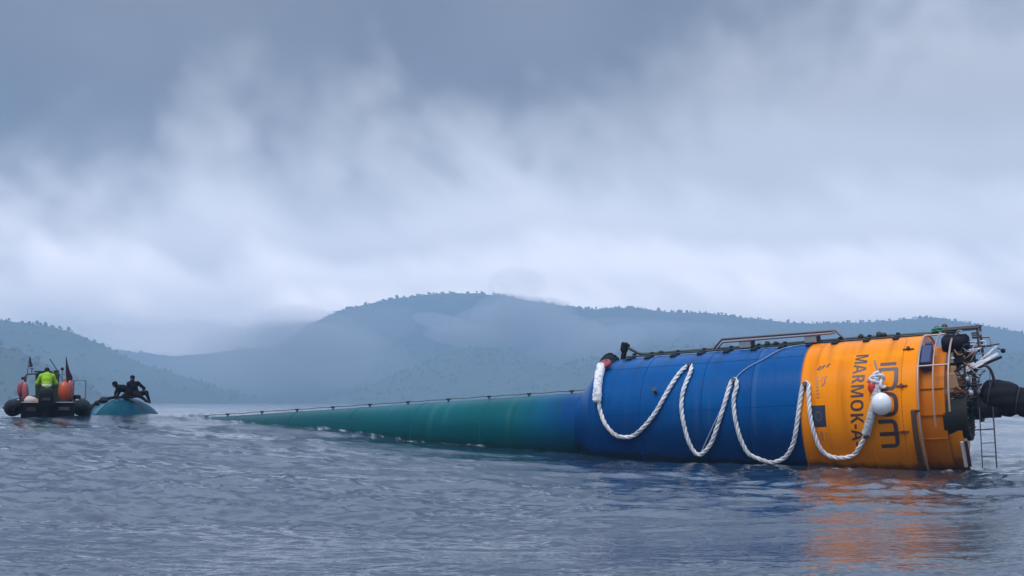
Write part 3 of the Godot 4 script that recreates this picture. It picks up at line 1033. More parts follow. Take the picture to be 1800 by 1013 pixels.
	for k in 16:
		g = Geo.new()
		var p0 := Vector3(tangle.randf_range(0.85, 1.5), tangle.randf_range(1.2, 2.45), tangle.randf_range(0.7, 1.35))
		var p1 := p0 + Vector3(tangle.randf_range(0.2, 0.7), tangle.randf_range(-0.45, 0.3), tangle.randf_range(-0.3, 0.3))
		var mid := (p0 + p1) * 0.5 + Vector3(0, tangle.randf_range(-0.25, 0.12), tangle.randf_range(0.0, 0.2))
		g.tube(smooth(PackedVector3Array([p0, mid, p1]), 0.06), tangle.randf_range(0.012, 0.024), 6, [Color(0.52, 0.53, 0.56), Color(0.30, 0.31, 0.36), Color(0.05, 0.05, 0.06), Color(0.30, 0.12, 0.05)][k % 4])
		part("hose", g, M.rubber, b)
	# arch and thin pipes
	g = Geo.new()
	g.tube(smooth(PackedVector3Array([Vector3(1.48, 0.5, 1.0), Vector3(1.50, 0.95, 1.0), Vector3(1.62, 1.24, 1.0), Vector3(1.86, 1.38, 1.0), Vector3(2.03, 1.26, 1.0), Vector3(2.10, 0.95, 0.9), Vector3(2.12, 0.6, 0.8)]), 0.06), 0.045, 8, Color(0.045, 0.042, 0.05))
	g.tube(smooth(PackedVector3Array([Vector3(1.62, 0.5, 0.9), Vector3(1.64, 0.90, 0.9), Vector3(1.74, 1.14, 0.9), Vector3(1.88, 1.22, 0.9)]), 0.06), 0.03, 8, Color(0.22, 0.22, 0.27))
	part("pipe_arch", g, M.metal, b)
	g = Geo.new()
	g.ball(Vector3(2.45, 1.80, 0.9), Vector3.ONE * 0.075, Color(0.015, 0.02, 0.03), 12, 8)
	g.rod(Vector3(2.30, 1.9, 0.9), Vector3(2.45, 1.80, 0.9), 0.02, dark)
	part("lamp", g, M.rubber, b)
	rng.seed = 19
	for k in 14:
		g = Geo.new()
		var p0 := Vector3(rng.randf_range(0.85, 1.1), rng.randf_range(0.4, 1.5), rng.randf_range(0.5, 1.4))
		var p1 := Vector3(rng.randf_range(1.2, 1.75), rng.randf_range(0.5, 1.9), rng.randf_range(0.5, 1.3))
		var m0 := (p0 + p1) * 0.5 + Vector3(rng.randf_range(-0.1, 0.2), rng.randf_range(-0.35, 0.1), rng.randf_range(-0.1, 0.2))
		var cc: Color = [Color(0.02, 0.02, 0.025), Color(0.10, 0.05, 0.045), Color(0.30, 0.29, 0.30), Color(0.025, 0.03, 0.05)][k % 4]
		g.tube(smooth(PackedVector3Array([p0, m0, p1]), 0.05), rng.randf_range(0.014, 0.032), 6, cc)
		part("cable", g, M.rubber, b)
	for s in [[0.92, 0.95, 1.30, 0.30, 0.5], [1.05, 0.62, 1.2, 0.22, 0.22], [0.95, 1.25, 1.1, 0.2, 0.35], [1.1, 0.85, 0.9, 0.25, 0.4]]:
		g = Geo.new()
		g.box(Vector3(s[0], s[1], s[2]), Vector3(s[3], s[4], 0.2), Color(0.52, 0.24, 0.07).lerp(Color(0.35, 0.22, 0.14), rng.randf()), Basis(Vector3(0.3, 0.2, 1).normalized(), rng.randf_range(-0.4, 0.4)), 0.03)
		part("valve_bracket", g, M.matte, b)
	for s in [[1.35, 0.98, 1.1], [1.42, 0.55, 1.15], [1.30, 1.28, 1.0], [0.9, 0.32, 1.5]]:
		g = Geo.new()
		g.ball(Vector3(s[0], s[1], s[2]), Vector3(0.09, 0.10, 0.09), Color(0.42, 0.40, 0.42), 12, 8, 0.3, Basis(), nz)
		part("valve", g, M.metal, b)
	g = Geo.new()
	g.rod(Vector3(1.0, 0.78, 1.3), Vector3(1.75, 0.80, 1.0), 0.03, Color(0.04, 0.03, 0.035))
	g.rod(Vector3(1.25, 0.3, 1.2), Vector3(1.3, 1.5, 1.1), 0.035, Color(0.09, 0.05, 0.045))
	g.rod(Vector3(1.52, 0.4, 0.7), Vector3(1.5, 1.6, 0.7), 0.045, Color(0.05, 0.035, 0.04))
	g.box(Vector3(1.52, 0.62, 0.8), Vector3(0.30, 0.16, 0.3), Color(0.34, 0.33, 0.36), Basis(), 0.02)
	part("pipework", g, M.metal, b)

func board(g: Geo, a: Vector3, c: Vector3, wide: float) -> void:
	# a thin painted board from a to c, a little bent and worn along its edges
	var d := (c - a).normalized()
	var up := (Vector3.UP - d * d.y).normalized()
	var side := d.cross(up).normalized()
	var n := 5
	for k in n:
		var p := a.lerp(c, (k + 0.5) / n)
		var w := wide * (1.0 - 0.5 * absf(k - 2.0) / 3.0) * (0.9 + 0.25 * nz.get_noise_1d(k * 90.0 + a.x * 400.0))
		var bend := 0.05 * nz.get_noise_1d(k * 70.0 + a.y * 300.0)
		var bs := Basis(d, up, side) * Basis(Vector3.BACK, bend * 2.0) * Basis(Vector3.RIGHT, -0.35 + bend)
		g.box(p + up * bend * 0.5, Vector3(a.distance_to(c) / n * 1.02, w, 0.03), Color(0.66, 0.67, 0.71) * (0.9 + 0.2 * nz.get_noise_1d(k * 55.0)), bs, 0.008)


# ---------------------------------------------------------------- rope, line and what hangs on the hull
const ROPE := [[-10.70, 66], [-10.61, 75.3], [-10.41, 85.9], [-10.09, 93.9], [-9.75, 96.4], [-9.37, 95.1], [-8.93, 87.9], [-8.51, 77.0], [-8.16, 61.7], [-7.87, 46.3], [-7.69, 39.6], [-7.56, 38.4], [-7.48, 45.3], [-7.56, 56.2], [-7.64, 67.1], [-7.64, 78.0], [-7.56, 90.7], [-7.47, 101.2], [-7.35, 109.1], [-7.18, 112.3], [-6.93, 109.5], [-6.64, 102.0], [-6.34, 87.9], [-6.12, 73.6], [-6.01, 62.6], [-5.92, 57.0], [-5.80, 57.2], [-5.76, 63.0], [-5.83, 71.8], [-5.81, 82.4], [-5.72, 96.7], [-5.62, 106.0], [-5.47, 113.5], [-5.15, 118.0], [-4.80, 121.0], [-4.46, 119.2], [-4.17, 114.4], [-3.91, 104.8], [-3.73, 90.8], [-3.62, 76.9], [-3.54, 66.4], [-3.47, 63.6], [-3.36, 64.9], [-3.33, 75.2], [-3.30, 89.3], [-3.22, 101.4], [-3.12, 110.6], [-2.92, 116.9], [-2.52, 119.6], [-2.11, 117.7], [-1.84, 111.0], [-1.66, 104.2], [-1.42, 93.4], [-1.25, 82.7], [-1.17, 74.0]]

func build_rope() -> void:
	var at := hp(-10.7, 66, R + 0.1)
	var raw := PackedVector3Array()
	for s in ROPE:
		raw.append(hp(s[0], s[1], R + 0.085) - at)
	var path := smooth(raw, 0.05)
	for k in path.size():
		# keep the rope lying on the round hull between its points
		var q := path[k] + at
		var rad := Vector2(q.y, q.z).length()
		path[k] = Vector3(q.x, q.y * (R + 0.085) / rad, q.z * (R + 0.085) / rad) - at
	var rope := thing("mooring_rope", "thick white braided mooring rope hung in three loops along the blue and orange hull", "rope", buoy_frame * Transform3D(Basis(), at))
	var g := Geo.new()
	for s in 3:
		var strand := PackedVector3Array()
		var run := 0.0
		for k in path.size():
			var tan := (path[mini(k + 1, path.size() - 1)] - path[maxi(k - 1, 0)]).normalized()
			var q := path[k] + at
			var out := Vector3(0, q.y, q.z).normalized()
			out = (out - tan * out.dot(tan)).normalized()
			var side := tan.cross(out)
			if k: run += path[k].distance_to(path[k - 1])
			var a := run * TAU / 0.62 + s * TAU / 3.0
			strand.append(path[k] + (out * cos(a) + side * sin(a)) * 0.036)
		var from := g.V.size()
		g.tube(strand, 0.040, 7, Color.WHITE)
		for i in range(from, g.V.size()):
			var v := 0.5 + 0.5 * nz.get_noise_3dv(g.V[i] * 45.0 + Vector3(s * 40.0, 0, 0))
			var c: Color = [Color(0.66, 0.66, 0.67), Color(0.54, 0.54, 0.56), Color(0.70, 0.70, 0.70)][s]
			g.C[i] = c.lerp(Color(0.26, 0.26, 0.25), 0.6 * smoothstep(0.50, 0.74, v))
	part("strands", g, M.rope, rope)
	# thick sleeve at the left end
	g = Geo.new()
	var sl := smooth(PackedVector3Array([hp(-10.93, 33, R + 0.16) - at, hp(-10.88, 40, R + 0.18) - at, hp(-10.80, 52, R + 0.18) - at, hp(-10.74, 62, R + 0.17) - at, hp(-10.72, 69, R + 0.15) - at]), 0.03)
	sleeve(g, sl, 0.15, 0.17, Color(0.72, 0.72, 0.75), 3.0)
	part("sleeve", g, M.rope, rope, "white stitched sleeve round the left end of the rope")
	g = Geo.new()
	sl = smooth(PackedVector3Array([hp(-1.62, 103.0, R + 0.13) - at, hp(-1.42, 93.4, R + 0.14) - at, hp(-1.26, 82.7, R + 0.15) - at, hp(-1.17, 74.0, R + 0.15) - at, hp(-1.15, 68.0, R + 0.15) - at]), 0.03)
	sleeve(g, sl, 0.135, 0.13, Color(0.50, 0.50, 0.50), 12.0)
	part("sleeve", g, M.rope, rope, "grey mottled sleeve round the right end of the rope")
	g = Geo.new()
	g.rod(hp(-1.72, 105.0, R + 0.02) - at, hp(-1.52, 103.5, R + 0.25) - at, 0.06, Color(0.02, 0.015, 0.015))
	part("lashing", g, M.matte, rope)
	# red shackle at the upper left
	g = Geo.new()
	var ring := PackedVector3Array()
	var c := hp(-10.86, 30.5, R + 0.16) - at
	for k in 24:
		var a := TAU * k / 24.0
		ring.append(c + Vector3(0.17 * cos(a), 0, 0) + hp(0, 120.5, 1.0) * 0.22 * sin(a))
	g.tube(ring, 0.085, 8, Color(0.22, 0.018, 0.035), false, true)
	g.ball(c, Vector3(0.16, 0.10, 0.16), Color(0.30, 0.05, 0.07), 12, 8, 0.3, Basis(), nz)
	part("shackle", g, M.plastic, rope, "dark red shackle at the upper left end")
	# red and white fitting beside the white ball
	g = Geo.new()
	c = hp(-1.16, 66.0, R + 0.2) - at
	for s in [[0.10, 0.04, 0.06, 0.15, 0.3], [0.02, 0.14, 0.03, 0.12, 1.3], [0.16, -0.14, 0.05, 0.13, 2.2], [-0.06, 0.05, 0.08, 0.11, 0.9]]:
		var p := PackedVector3Array()
		var bs := Basis(Vector3(0.3, 0.8, 0.5).normalized(), s[4])
		for k in 18:
			var a := TAU * k / 18.0
			p.append(c + Vector3(s[0], s[1], s[2]) + bs * Vector3(s[3] * cos(a), s[3] * 0.75 * sin(a), 0.05 * sin(a * 2.0)))
		g.tube(p, 0.050, 7, Color(0.60, 0.62, 0.68), false, true)
	g.tube(smooth(PackedVector3Array([c + Vector3(0.1, 0.2, 0), c + Vector3(0.02, 0.42, -0.02), c + Vector3(-0.02, 0.62, -0.06)]), 0.05), 0.03, 6, Color(0.30, 0.31, 0.36))
	part("fitting", g, M.plastic, rope, "white knotted fitting above the white ball")
	g = Geo.new()
	g.ball(c + Vector3(-0.13, -0.22, 0.10), Vector3(0.13, 0.20, 0.13), Color(0.55, 0.03, 0.02), 12, 8, 0.3, Basis(), nz)
	g.ball(c + Vector3(-0.22, 0.0, 0.04), Vector3(0.07, 0.10, 0.08), Color(0.60, 0.30, 0.22), 10, 7, 0.3, Basis(), nz)
	part("shackle", g, M.plastic, rope, "red shackle above the white ball")

	# thin messenger line
	at = hp(-5.9, 59, R + 0.05)
	var pts := PackedVector3Array()
	for s in [[-3.9, 9], [-4.45, 17], [-5.00, 34.4], [-5.45, 43.5], [-5.70, 49.5], [-5.84, 55.0], [-5.97, 64.2], [-6.20, 76.0], [-6.48, 87.8], [-6.80, 100.0], [-7.12, 111.5]]:
		pts.append(hp(s[0], s[1], R + 0.03) - at)
	pts = smooth(pts, 0.06)
	for k in pts.size():
		var q := pts[k] + at
		var rad := Vector2(q.y, q.z).length()
		pts[k] = Vector3(q.x, q.y * (R + 0.03) / rad, q.z * (R + 0.03) / rad) - at
	g = Geo.new()
	g.tube(pts, 0.021, 6, Color(0.22, 0.30, 0.42))
	single("messenger_line", g, M.rope, "thin pale blue line running from the top frame down across the blue section", "line", buoy_frame * Transform3D(Basis(), at))
	# white ball float
	var ball := thing("ball_float", "white egg-shaped ball float hanging over the lettering on the orange section", "float", buoy_frame * Transform3D(Basis(), hp(-0.98, 83.0, R + 0.34)))
	g = Geo.new()
	g.ball(Vector3.ZERO, Vector3(0.31, 0.35, 0.31), Color(0.74, 0.76, 0.78), 32, 20)
	part("shell", g, M.gloss, ball)
	g = Geo.new()
	g.rod(Vector3(-0.03, 0.30, 0), Vector3(-0.08, 0.44, -0.05), 0.05, Color(0.35, 0.36, 0.4))
	part("eye", g, M.plastic, ball)

	# green line coil with two dark red floats at the top right
	var coil := thing("green_line_coil", "bright green line heaped on top of the orange rim", "rope", buoy_frame * Transform3D(Basis(), Vector3(0.62, 2.52, 0.1)))
	g = Geo.new()
	var rng := RandomNumberGenerator.new()
	rng.seed = 23
	for k in 5:
		var p := PackedVector3Array()
		var cx := rng.randf_range(-0.18, 0.22)
		for j in 18:
			var a := TAU * j / 18.0
			p.append(Vector3(cx + rng.randf_range(0.22, 0.26) * cos(a), 0.04 + 0.03 * k + rng.randf_range(-0.03, 0.03), 0.16 * sin(a)))
		g.tube(p, 0.032, 6, Color(0.02, 0.20, 0.11) if k % 2 else Color(0.06, 0.27, 0.18), false, true)
	part("line", g, M.rope, coil)
	for s in [["dark red small ball float left of the two on the top rim", 0.36, 2.68], ["dark red small ball float right of the two on the top rim", 0.60, 2.73]]:
		var o := thing("small_float", s[0], "float", buoy_frame * Transform3D(Basis(), Vector3(s[1], s[2], 0.0)), "small dark red floats on the top rim")
		g = Geo.new()
		g.ball(Vector3.ZERO, Vector3(0.105, 0.12, 0.105), Color(0.055, 0.012, 0.022), 16, 10)
		part("shell", g, M.plastic, o)
		g = Geo.new()
		g.rod(Vector3(0, -0.20, 0), Vector3(0, -0.08, 0), 0.03, Color(0.10, 0.04, 0.04))
		part("stem", g, M.plastic, o)

func sleeve(g: Geo, pts: PackedVector3Array, rx: float, ry: float, col: Color, freq: float) -> void:
	var first := g.V.size()
	var seg := 14
	for k in pts.size():
		var tan := (pts[mini(k + 1, pts.size() - 1)] - pts[maxi(k - 1, 0)]).normalized()
		var u := (Vector3.RIGHT - tan * tan.x).normalized()
		var w := tan.cross(u)
		var e := pow(clampf(minf(k, pts.size() - 1 - k) / 3.0 + 0.3, 0.0, 1.0), 0.5)
		for j in seg:
			var a := TAU * j / seg
			var f := 1.0 + 0.22 * nz.get_noise_3d(pts[k].x * 90.0, pts[k].y * 90.0 + cos(a) * 20.0, pts[k].z * 90.0 + sin(a) * 20.0) + 0.06 * sin(k * 0.9 + a * 2.0)
			var d := u * cos(a) * rx + w * sin(a) * ry
			var v := 0.5 + 0.5 * nz.get_noise_3d(k * freq * 1.5, cos(a) * 40.0, sin(a) * 40.0)
			g.vert(pts[k] + d * f * e, d.normalized(), col.lerp(col * 0.35, 0.75 * smoothstep(0.50, 0.68, v)))
	for k in pts.size() - 1:
		for j in seg:
			g.quad(first + k * seg + j, first + k * seg + (j + 1) % seg, first + (k + 1) * seg + (j + 1) % seg, first + (k + 1) * seg + j)
	for e in [0, pts.size() - 1]:
		var m := g.vert(pts[e], (pts[e] - pts[1 if e == 0 else e - 1]).normalized(), col)
		for j in seg:
			g.tri(m, first + e * seg + j, first + e * seg + (j + 1) % seg)


# ---------------------------------------------------------------- bodies: tapered bones, joined smoothly and skinned
func flesh(g: Geo, bones: Array, cell: float, k: float) -> void:
	var lo := Vector3.ONE * 1e9
	var hi := -lo
	for b in bones:
		for e in 2:
			var r: float = b[2 + e] + k + 3.0 * cell
			lo = lo.min(b[e] - Vector3.ONE * r)
			hi = hi.max(b[e] + Vector3.ONE * r)
	var nx := int((hi.x - lo.x) / cell) + 2
	var ny := int((hi.y - lo.y) / cell) + 2
	var nk := int((hi.z - lo.z) / cell) + 2
	var f := PackedFloat32Array()
	f.resize(nx * ny * nk)
	f.fill(1000.0)
	var near := f.duplicate()
	var own := PackedInt32Array()
	own.resize(nx * ny * nk)
	for n in bones.size():
		var a: Vector3 = bones[n][0]
		var c: Vector3 = bones[n][1]
		var ra: float = bones[n][2]
		var rb: float = bones[n][3]
		var pad := maxf(ra, rb) + k + 2.0 * cell
		var l := ((a.min(c) - Vector3.ONE * pad - lo) / cell).max(Vector3.ZERO)
		var h := (a.max(c) + Vector3.ONE * pad - lo) / cell
		var d := c - a
		var dd := maxf(d.length_squared(), 1e-9)
		for z in range(int(l.z), mini(int(h.z) + 1, nk)):
			for y in range(int(l.y), mini(int(h.y) + 1, ny)):
				for x in range(int(l.x), mini(int(h.x) + 1, nx)):
					var p := lo + Vector3(x, y, z) * cell
					var t := clampf((p - a).dot(d) / dd, 0.0, 1.0)
					var s := p.distance_to(a + d * t) - lerpf(ra, rb, t)
					var i := (z * ny + y) * nx + x
					if s < near[i]:
						near[i] = s
						own[i] = n
					var q := f[i]
					if q > 100.0:
						f[i] = s
					else:
						var e := maxf(k - absf(q - s), 0.0) / k
						f[i] = minf(q, s) - e * e * k * 0.25
	var at := PackedInt32Array()
	at.resize(nx * ny * nk)
	at.fill(-1)
	var step := [1, nx, nx * ny]
	var corner := [0, 1, nx, nx + 1, nx * ny, nx * ny + 1, nx * ny + nx, nx * ny + nx + 1]
	var edges := [[0, 1], [2, 3], [4, 5], [6, 7], [0, 2], [1, 3], [4, 6], [5, 7], [0, 4], [1, 5], [2, 6], [3, 7]]
	var first := g.V.size()
	for z in nk - 1:
		for y in ny - 1:
			for x in nx - 1:
				var i := (z * ny + y) * nx + x
				var v0 := f[i]
				if v0 > 4.0 * cell or v0 < -4.0 * cell:
					continue
				var m := 0
				for c in 8:
					if f[i + corner[c]] < 0.0: m |= 1 << c
				if m == 0 or m == 255:
					continue
				var sum := Vector3()
				var cnt := 0
				for e in edges:
					if ((m >> e[0]) & 1) != ((m >> e[1]) & 1):
						var va := f[i + corner[e[0]]]
						var vb := f[i + corner[e[1]]]
						var u := va / (va - vb)
						var pa := Vector3(e[0] & 1, (e[0] >> 1) & 1, e[0] >> 2)
						var pb := Vector3(e[1] & 1, (e[1] >> 1) & 1, e[1] >> 2)
						sum += pa.lerp(pb, u)
						cnt += 1
				at[i] = g.vert(lo + (Vector3(x, y, z) + sum / cnt) * cell, Vector3.ZERO, bones[own[i]][4])
	var tri0 := g.I.size()
	for z in range(1, nk - 1):
		for y in range(1, ny - 1):
			for x in range(1, nx - 1):
				var i := (z * ny + y) * nx + x
				var inside := f[i] < 0.0
				for ax in 3:
					if (f[i + step[ax]] < 0.0) == inside:
						continue
					var u: int = step[(ax + 1) % 3]
					var w: int = step[(ax + 2) % 3]
					var q := [at[i], at[i - u], at[i - u - w], at[i - w]]
					if q.min() < 0:
						continue
					if not inside:
						q.reverse()
					# clockwise front faces
					g.I.append_array(PackedInt32Array([q[0], q[2], q[1], q[0], q[3], q[2]]))
	for t in range(tri0, g.I.size(), 3):
		var n := (g.V[g.I[t + 2]] - g.V[g.I[t]]).cross(g.V[g.I[t + 1]] - g.V[g.I[t]])
		for e in 3: g.N[g.I[t + e]] += n
	# the field grows outwards: turn everything if it came out inside out
	var c0 := Vector3()
	var votes := 0.0
	for i in range(first, g.V.size()): c0 += g.V[i]
	c0 /= maxf(1.0, g.V.size() - first)
	for i in range(first, g.V.size()): votes += g.N[i].dot(g.V[i] - c0)
	for i in range(first, g.V.size()): g.N[i] = (g.N[i] if votes > 0.0 else -g.N[i]).normalized()
	if votes < 0.0:
		for t in range(tri0, g.I.size(), 3):
			var s := g.I[t + 1]
			g.I[t + 1] = g.I[t + 2]
			g.I[t + 2] = s

func add_head(g: Geo, at: Vector3, b: Basis, hood: Color, skin: Color) -> void:
	var q := func(x, y, z): return at + b * Vector3(x, y, z)
	flesh(g, [
		[q.call(0, 0.035, -0.03), q.call(0, 0.045, 0.012), 0.100, 0.094, hood],
		[q.call(0, -0.04, -0.03), q.call(0, -0.13, -0.03), 0.075, 0.072, hood],
		[q.call(0, 0.005, 0.030), q.call(0, -0.055, 0.036), 0.072, 0.058, skin],
		[q.call(0, -0.075, 0.040), q.call(0, -0.085, 0.062), 0.044, 0.030, skin],
		[q.call(0, 0.010, 0.100), q.call(0, -0.025, 0.118), 0.010, 0.015, skin],
		[q.call(-0.036, 0.036, 0.090), q.call(0.036, 0.036, 0.090), 0.014, 0.014, skin],
		[q.call(-0.018, -0.062, 0.094), q.call(0.018, -0.062, 0.094), 0.009, 0.009, Color(0.20, 0.08, 0.07)],
		[q.call(-0.092, 0.005, -0.012), q.call(-0.094, -0.025, -0.010), 0.020, 0.014, hood],
		[q.call(0.092, 0.005, -0.012), q.call(0.094, -0.025, -0.010), 0.020, 0.014, hood],
	], 0.010, 0.018)
	for s in [-1.0, 1.0]:
		g.ball(q.call(0.033 * s, 0.016, 0.090), Vector3.ONE * 0.014, Color(0.5, 0.48, 0.46), 10, 7)
		g.ball(q.call(0.033 * s, 0.016, 0.099), Vector3.ONE * 0.007, Color(0.02, 0.015, 0.012), 8, 6)

func add_hand(g: Geo, at: Vector3, dir: Vector3, up: Vector3, thumb: float, col: Color) -> void:
	var d := dir.normalized()
	var s := d.cross(up).normalized()
	var u := s.cross(d).normalized()
	var bones: Array = []
	for k in 4:
		var o := (k - 1.5) * 0.023
		bones.append([at - d * 0.02 + s * o * 0.6, at + d * 0.085 + s * o, 0.017, 0.013, col])
		var l: float = [0.040, 0.047, 0.044, 0.033][k]
		var base := at + d * 0.088 + s * o * 1.08
		var mid := base + d * l - u * 0.008
		var tip := mid + d * l * 0.70 - u * l * 0.55
		bones.append([base, mid, 0.0098, 0.0090, col])
		bones.append([mid, tip, 0.0090, 0.0076, col])
	var tb := at + d * 0.018 + s * thumb * 0.034
	var tm := tb + d * 0.034 + s * thumb * 0.026 - u * 0.008
	bones.append([tb, tm, 0.014, 0.011, col])
	bones.append([tm, tm + d * 0.030 + s * thumb * 0.004 - u * 0.008, 0.0105, 0.0085, col])
	flesh(g, bones, 0.006, 0.008)

func build_divers() -> void:
	var base := buoy_frame * hp(-34.25, 3.0, R)
	var suit := Color(0.005, 0.006, 0.010)
	var skin := Color(0.16, 0.08, 0.055)
	# the one sitting upright
	var o := thing("person", "person in a black wetsuit sitting upright on the teal tank, right of the crouching one", "person", Transform3D(Basis(Vector3.UP, 0.18), base))
	var g := Geo.new()
	flesh(g, [
		[Vector3(0.15, 0.70, 0), Vector3(0.16, 0.78, 0), 0.075, 0.070, suit],
		[Vector3(0.17, 0.60, 0), Vector3(0.22, 0.48, 0), 0.145, 0.174, suit],
		[Vector3(0.22, 0.48, 0), Vector3(0.28, 0.28, 0), 0.174, 0.157, suit],
		[Vector3(0.28, 0.28, 0), Vector3(0.32, 0.17, 0.02), 0.162, 0.180, suit],
		[Vector3(0.03, 0.61, 0), Vector3(0.40, 0.63, 0), 0.099, 0.099, suit],
		[Vector3(0.02, 0.60, 0.02), Vector3(-0.06, 0.38, 0.14), 0.084, 0.063, suit],
		[Vector3(-0.06, 0.38, 0.14), Vector3(0.06, 0.23, 0.26), 0.063, 0.046, suit],
		[Vector3(0.43, 0.62, -0.01), Vector3(0.68, 0.41, 0.02), 0.084, 0.063, suit],
		[Vector3(0.68, 0.41, 0.02), Vector3(0.64, 0.25, 0.16), 0.063, 0.046, suit],
		[Vector3(0.40, 0.15, 0.06), Vector3(0.80, 0.22, 0.30), 0.128, 0.093, suit],
		[Vector3(0.80, 0.22, 0.30), Vector3(0.95, -0.14, 0.46), 0.086, 0.056, suit],
		[Vector3(0.94, -0.17, 0.46), Vector3(1.00, -0.22, 0.62), 0.058, 0.039, suit],
		[Vector3(0.26, 0.13, 0.10), Vector3(0.54, 0.08, 0.42), 0.128, 0.093, suit],
		[Vector3(0.54, 0.08, 0.42), Vector3(0.80, -0.12, 0.55), 0.086, 0.056, suit],
		[Vector3(0.80, -0.14, 0.55), Vector3(0.90, -0.20, 0.66), 0.056, 0.039, suit],
	], 0.018, 0.045)
	add_head(g, Vector3(0.165, 0.85, 0.02), Basis(Vector3.UP, -0.5), suit, skin)
	add_hand(g, Vector3(0.06, 0.22, 0.27), Vector3(0.8, -0.35, 0.3), Vector3(0.2, 1, 0.1), -1.0, suit)
	add_hand(g, Vector3(0.64, 0.24, 0.17), Vector3(-0.4, -0.3, 0.8), Vector3(0, 1, 0.2), 1.0, suit)
	part("body", g, M.wetsuit, o)
	# the one on hands and knees
	o = thing("person", "person in a black wetsuit crouching on hands and knees on the teal tank, facing left", "person", Transform3D(Basis(Vector3.UP, 0.1), base))
	g = Geo.new()
	flesh(g, [
		[Vector3(-0.38, 0.47, 0.10), Vector3(-0.47, 0.53, 0.12), 0.077, 0.070, suit],
		[Vector3(-0.36, 0.43, 0.10), Vector3(-0.20, 0.40, 0.09), 0.145, 0.162, suit],
		[Vector3(-0.20, 0.40, 0.09), Vector3(0.00, 0.31, 0.06), 0.162, 0.145, suit],
		[Vector3(0.00, 0.31, 0.06), Vector3(0.10, 0.26, 0.04), 0.151, 0.168, suit],
		[Vector3(-0.38, 0.42, 0.24), Vector3(-0.36, 0.42, -0.06), 0.093, 0.093, suit],
		[Vector3(-0.40, 0.42, 0.26), Vector3(-0.47, 0.23, 0.30), 0.077, 0.058, suit],
		[Vector3(-0.47, 0.23, 0.30), Vector3(-0.51, 0.05, 0.29), 0.058, 0.044, suit],
		[Vector3(-0.36, 0.42, -0.08), Vector3(-0.40, 0.23, -0.12), 0.077, 0.058, suit],
		[Vector3(-0.40, 0.23, -0.12), Vector3(-0.48, 0.06, -0.10), 0.058, 0.044, suit],
		[Vector3(0.10, 0.24, 0.14), Vector3(-0.14, 0.06, 0.26), 0.122, 0.090, suit],
		[Vector3(-0.14, 0.05, 0.26), Vector3(0.22, 0.02, 0.30), 0.081, 0.053, suit],
		[Vector3(0.22, 0.02, 0.30), Vector3(0.36, 0.02, 0.30), 0.053, 0.039, suit],
		[Vector3(0.10, 0.24, -0.06), Vector3(-0.12, 0.07, -0.14), 0.122, 0.090, suit],
		[Vector3(-0.12, 0.07, -0.14), Vector3(0.24, 0.05, -0.16), 0.081, 0.053, suit],
		[Vector3(0.24, 0.05, -0.16), Vector3(0.38, 0.05, -0.16), 0.053, 0.039, suit],
	], 0.018, 0.045)
	add_head(g, Vector3(-0.55, 0.58, 0.14), Basis(Vector3.UP, -1.35) * Basis(Vector3.RIGHT, 0.35), suit, skin)
	add_hand(g, Vector3(-0.515, 0.025, 0.29), Vector3(-1, -0.12, 0.1), Vector3(0, 1, 0), 1.0, suit)
	add_hand(g, Vector3(-0.49, 0.04, -0.10), Vector3(-1, -0.12, -0.1), Vector3(0, 1, 0), -1.0, suit)
	part("body", g, M.wetsuit, o)
	# dark line draped over the tank's left end
	var at := hp(-35.0, 0, R + 0.07)
	var pts := PackedVector3Array()
	for s in [[-34.75, -3], [-35.05, 5], [-35.2, 14.6], [-35.22, 24], [-35.12, 34], [-35.0, 44], [-34.95, 55]]:
		pts.append(hp(s[0], s[1], R + 0.05) - at)
	g = Geo.new()
	g.tube(smooth(pts, 0.08), 0.065, 8, Color(0.012, 0.014, 0.022))
	for s in [[-35.05, 18.0, 0.17], [-34.85, 21.0, 0.13], [-35.1, 26.0, 0.12]]:
		g.ball(hp(s[0], s[1], R + 0.07) - at, Vector3(s[2], s[2] * 0.8, s[2]), Color(0.02, 0.016, 0.024), 12, 8, 0.4, Basis(), nz)
	single("tow_line", g, M.rope, "dark heavy line draped over the left end of the teal tank", "rope", buoy_frame * Transform3D(Basis(), at))


# ---------------------------------------------------------------- the inflatable boat
func loft(g: Geo, rows: Array, col: Color, power := 0.5) -> void:
	# rows of [y, half width, half depth, centre x, centre z]
	var first := g.V.size()
	var seg := 28
	for k in rows.size():
		for j in seg:
			var a := TAU * j / seg
			var c := signf(cos(a)) * pow(absf(cos(a)), power)
			var s := signf(sin(a)) * pow(absf(sin(a)), power)
			g.vert(Vector3(rows[k][3] + rows[k][1] * c, rows[k][0], rows[k][4] + rows[k][2] * s), Vector3(cos(a), 0, sin(a)), col)
	for k in rows.size() - 1:
		for j in seg:
			g.quad(first + k * seg + j, first + k * seg + (j + 1) % seg, first + (k + 1) * seg + (j + 1) % seg, first + (k + 1) * seg + j)
	for k in rows.size():
		for j in seg:
			var i := first + k * seg + j
			var n := (g.V[first + k * seg + (j + 1) % seg] - g.V[first + k * seg + (j + seg - 1) % seg]).cross(g.V[first + mini(k + 1, rows.size() - 1) * seg + j] - g.V[first + maxi(k - 1, 0) * seg + j]).normalized()
			g.N[i] = n if n.dot(g.N[i]) > 0.0 else -n
	for e in [0, rows.size() - 1]:
		var up := Vector3.UP if e else Vector3.DOWN
		var m := g.vert(Vector3(rows[e][3], rows[e][0], rows[e][4]), up, col)
		for j in seg: g.vert(g.V[first + e * seg + j], up, col)
		for j in seg: g.tri(m, m + 1 + j, m + 1 + (j + 1) % seg)

